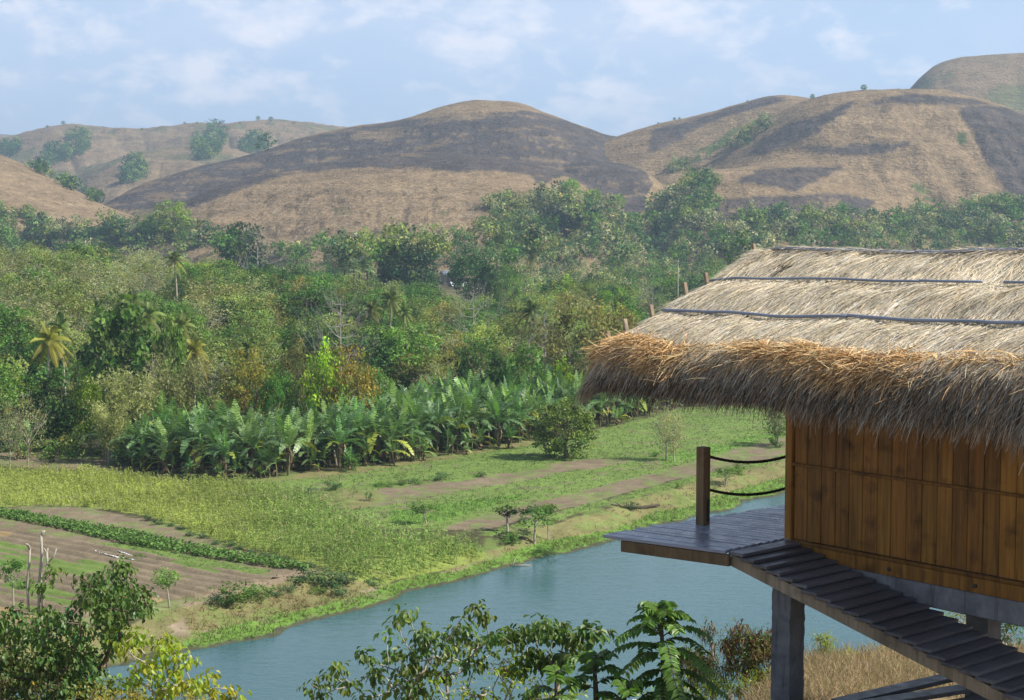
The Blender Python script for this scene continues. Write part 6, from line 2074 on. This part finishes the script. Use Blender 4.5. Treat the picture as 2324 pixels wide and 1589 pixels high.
def pinnate(name, label, x, ytop, Yd, nfr, L0, seed, ybot=1600, rtop=.045, wide=1.0):
    """stem with arching fronds of paired leaflets"""
    rng = np.random.default_rng(seed)
    T = at(x, ytop, Yd); zb = float(H(T[0], Yd))
    O = np.array((T[0], Yd, zb))
    root = link(name, None, None, tuple(O))
    top = T - O
    lowz = float(at(x, ybot, Yd)[2]) - zb
    bt, mc = MB(), MB()
    zz = np.linspace(-.3, top[2], 10)
    P = np.stack([.05 * np.sin(zz * 1.3 + seed), .03 * np.cos(zz * 1.1), zz], 1); P[-1, :2] = top[:2]
    tube(bt, P, np.linspace(rtop * 1.35, rtop * .35, 10), 8, .55)
    for k in range(nfr):
        f = k / (nfr - 1)
        an = k * 2.39996 + rng.uniform(-.3, .3)
        z = top[2] - .06 - (top[2] - lowz) * .92 * f ** 1.35
        el = math.radians(68 - 62 * min(1, f * 1.6) + rng.uniform(-10, 10))
        L = L0 * rng.uniform(.8, 1.15) * (.55 + .6 * min(1, f * 2.2)) * (1 - .25 * f)
        hd = np.array((math.cos(an) * wide, math.sin(an), 0))
        p0 = np.array([np.interp(z, P[:, 2], P[:, i]) for i in range(3)])
        u = np.linspace(0, 1, 14)[:, None]
        R = p0 + (hd * math.cos(el) + np.array((0, 0, math.sin(el)))) * L * u - np.array((0, 0, 1.0)) * L * .62 * u ** 2.1
        tube(bt, R, np.linspace(.008, .003, 14), 4, .7, False)
        tg = np.gradient(R, axis=0); tg /= np.linalg.norm(tg, axis=1, keepdims=True)
        sd = np.cross(tg, np.array((0, 0, 1.0))); sd /= np.linalg.norm(sd, axis=1, keepdims=True) + 1e-6
        m_ = int(7 + 11 * L)
        ff = np.linspace(.14, .99, m_); i = np.minimum(12, (ff * 13).astype(int)); w_ = (ff * 13 - i)[:, None]
        c = R[i] * (1 - w_) + R[i + 1] * w_
        tone = rng.uniform(.7, 1.3)
        for sg in (-1, 1):
            ax = sd[i] * sg + tg[i] * .35 - np.array((0, 0, .25)) + rng.normal(size=(m_, 3)) * .1
            nr = np.cross(ax, tg[i]) * sg; nr = nr * np.sign(nr[:, 2:3] + 1e-6)
            LL = .135 * (1 - .35 * np.abs(ff - .5)) * rng.uniform(.85, 1.15, m_)
            t = tone * rng.uniform(.8, 1.2, m_)
            ovate(mc, c, ax, nr + rng.normal(size=(m_, 3)) * .15, LL, LL * .5, t)
    bt.build('trunk', MATS['bark_dark'], root, True)
    mc.build('fronds', MATS['fg_shade'], root)
    tag(root, label, 'tree')


pinnate('feather_leaf_tree', 'dark feather leaved young tree standing in front of the river', 1500, 1385, 17.2, 40, .72, 1, 1620)
pinnate('feather_leaf_tree', 'lower feather leaved tree left of the tall dark one', 1352, 1490, 17.4, 20, .62, 2, 1680, .05)
pinnate('feather_leaf_tree', 'feather leaved shoot at the bottom edge by the flat topped tree', 1270, 1520, 17.0, 12, .5, 3, 1680, .03)
pinnate('feather_leaf_tree', 'small feather leaved shoot at the foot of the tall dark one', 1430, 1560, 16.8, 14, .5, 4, 1680, .03)

# pod trees, weeds and dry grass on the bench by the pillar
def podtree(x, ytop, Yd, wpx, label, seed, pods):
    rng = np.random.default_rng(seed)
    T = at(x, ytop, Yd); zb = float(H(T[0], Yd)); O = np.array((T[0], Yd, zb))
    root = link('pod_tree', None, None, tuple(O))
    hgt = T[2] - zb; wr = wpx / F * Yd / 2
    bt, mc, pd = MB(), MB(), MB()
    tips = []
    tube(bt, [(0, 0, -.2), (.03, 0, hgt * .35)], [.03, .025], 6)
    for k in range(5):
        an = k * 1.26 + rng.uniform(-.3, .3)
        branches(bt, (.03, 0, hgt * rng.uniform(.2, .4)), (math.cos(an) * wr * 1.1, math.sin(an) * wr, hgt * .55), hgt * .36, .016, 2, rng, .4, .1, (2, 2), tips, 4)
    tips = np.array(tips)
    for c in tips:
        m_ = 26
        pos = c + rng.normal(size=(m_, 3)) * np.array((.13, .13, .09))
        t = np.clip(rng.normal(1, .2, m_), .5, 1.6)
        leaf_quads(mc, pos, rng.normal(size=(m_, 3)) * .5 + np.array((0, 0, .8)), rng.uniform(.03, .08, m_), .3, t, .02, rng)
    for c in tips[rng.uniform(size=len(tips)) < pods]:
        m_ = 14
        strands(pd, c + rng.normal(size=(m_, 3)) * .06, np.stack([rng.normal(0, .35, m_), rng.normal(0, .35, m_), -np.ones(m_)], 1), rng.uniform(.12, .22, m_), .024, .1, np.stack([rng.uniform(.5, 1.3, m_)] * 3, 1) * np.array((.9, .75, .6)), rng, 2)
    bt.build('trunk', MATS['bark_pale'], root, True); mc.build('crown', MATS['fg_mid' if pods > .5 else 'fg_yellow'], root)
    if pods: pd.build('pods', MATS['dead_leaf'], root)
    tag(root, label, 'tree')


podtree(1650, 1440, 30.5, 110, 'thin tree hung with dark brown pods by the river', 1, .85)
podtree(1742, 1450, 30.5, 90, 'second pod hung tree half behind the concrete pillar', 2, .9)
podtree(1590, 1490, 31, 90, 'low pod hung shrub left of the thin pod tree', 3, .7)
podtree(1705, 1520, 30, 90, 'feathery green shrub at the foot of the pod trees', 4, .3)
podtree(1620, 1545, 30.2, 90, 'bright feathery shrub left of the fence post', 5, 0)
for i_, (x, yt, Yd, wpx, lb) in enumerate([(1553, 1528, 29.5, 90, 'yellow green bush at the bottom edge by the tall feather leaved tree'), (1480, 1572, 29, 70, 'yellow green bush left of the fence at the bottom edge'), (1872, 1445, 32, 50, 'tall yellow green weed just right of the pillar'), (1925, 1490, 31, 70, 'yellow leaved weed bush right of the pillar'),
                                   (2010, 1470, 33, 80, 'pale twiggy weed bush under the ramp'), (1965, 1520, 30, 60, 'low yellow weed bush among the dry grass'), (2075, 1500, 31, 70, 'dry olive weed bush beside the ramp stringer'), (2140, 1398, 34, 90, 'sunlit weed bush seen between ramp and beam'),
                                   (2195, 1392, 34.5, 70, 'second sunlit weed bush seen between ramp and beam'), (2290, 1405, 27, 70, 'dark green bush under the beam at the right edge')]):
    T = at(x, yt, Yd); zb = float(H(T[0], Yd)); w_ = wpx / F * Yd / 2; hh = T[2] - zb
    cl = [np.array((T[0] + rf.normal(0, w_ * .45), Yd + rf.normal(0, w_ * .5), zb + hh * (1 - rf.uniform(0, 1) ** 1.5 * .8))) for _ in range(24)]
    cl.append(T)
    fg_tree('bush', lb, 'bush', (float(T[0]), Yd), cl, ('fg_yellow', 'fg_yellow', 'fg_yellow', 'fg_yellow', 'fg_ochre', 'fg_ochre', 'fg_ochre', 'fg_yellow', 'fg_ochre', 'fg_dark')[i_], 'bark_pale', 20 + i_, 16, .14, (.05, .11), .3, .004, .1, .2)

mb = MB()
n = 42000
u_ = rf.uniform(.1, .36, n); Yd = rf.uniform(13, 36.5, n); X = u_ * Yd
k = (rf.uniform(size=n) < np.clip((u_ - .1) / .1, .15, 1)) & ((u_ < .21) | (Yd > 24))
X, Yd = X[k], Yd[k]; n = len(X)
P = np.stack([X, Yd, H(X, Yd) - .02], 1)
t = np.clip(rf.normal(1, .2, n) + .5 * fbm(X, Yd, 92), .4, 1.6)[:, None] * np.array((.35, .265, .15))[None]
gk = rf.uniform(size=n) < .12; t[gk] = t[gk] * np.array((.6, .9, .5))
strands(mb, P, np.stack([rf.normal(0, .4, n), rf.normal(0, .4, n), np.ones(n)], 1), rf.uniform(.18, .6, n), .012, rf.uniform(.1, .7, n), t, rf, 3)
n = 9000                                           # thinner grass over the rest of the near slope
Yd = rf.uniform(8, 46, n); X = rf.uniform(-.4, .12, n) * Yd
P = np.stack([X, Yd, H(X, Yd) - .02], 1)
t = np.clip(rf.normal(1, .2, n), .4, 1.6)[:, None] * np.array((.25, .22, .09))[None]
strands(mb, P, np.stack([rf.normal(0, .4, n), rf.normal(0, .4, n), np.ones(n)], 1), rf.uniform(.2, .5, n), .016, rf.uniform(.1, .7, n), t, rf, 3)
o = mb.build('dry_grass', MATS['blade'])
tag(o, 'tawny dry grass on the near slope under the hut', 'grass', kind='stuff')

m, nt, out = material('white_paint')
co = nt.new('ShaderNodeTexCoord').outputs['Object']
principled(nt, out, nt.mix(nt.maprange(nt.noise(co, 9, 4, .6), .4, .7, 0, 1), (.78, .78, .76), (.55, .53, .48)), .8, None, .2)
fence = None; tops = []
for x, yt, Yd in [(1440, 1588, 29.2), (1555, 1578, 29.6), (1658, 1566, 30.0), (1738, 1556, 30.3), (1918, 1510, 31), (1989, 1486, 31.4), (2070, 1470, 31.8)]:
    T = at(x, yt, Yd); zb = float(H(T[0], Yd))
    zb = min(zb, T[2] - .5)
    if fence is None:
        fence = link('wire_fence', None, None, (float(T[0]), Yd, zb)); FO = np.array(fence.location)
        tag(fence, 'wire fence with white painted posts below the hut', 'fence')
    c = (np.array((T[0], Yd, zb)) + T) / 2 - FO
    mb = MB(); mb.add(box8(c, (.045, 0, 0), (0, .045, 0), (0, 0, (T[2] - zb) / 2 + .0)), BOXQ)
    bevel(mb.build('post', m, fence), .008); tops.append(T - FO)
tops = np.array(tops)
for dz in (-.12, -.36):
    mb = MB()
    tube(mb, np.concatenate([[a_ * (1 - s_) + b_ * s_ + np.array((0, -.05, dz - .04 * 4 * s_ * (1 - s_))) for s_ in (0, .25, .5, .75)] for a_, b_ in zip(tops[:-1], tops[1:])]), .004, 4)
    mb.build('wire', MATS['iron'], fence)
# ------------------------------------------------------------------ air
m, nt, out = material('haze_air')
pv = nt.new('ShaderNodeVolumePrincipled')
pv.inputs['Color'].default_value = (0.56, 0.77, 1.0, 1)
pv.inputs['Density'].default_value = 0.00026
pv.inputs['Anisotropy'].default_value = 0.2
nt.link(pv.outputs[0], out.inputs['Volume'])
mb = MB()
mb.add(box8((0, 2050, 150), (4600, 0, 0), (0, 2620, 0), (0, 0, 170)), BOXQ)
hz = mb.build('haze', m)
hz.display_type = 'WIRE'
tag(hz, 'thin blue air between the hillside and the far hills', 'haze', kind='stuff')
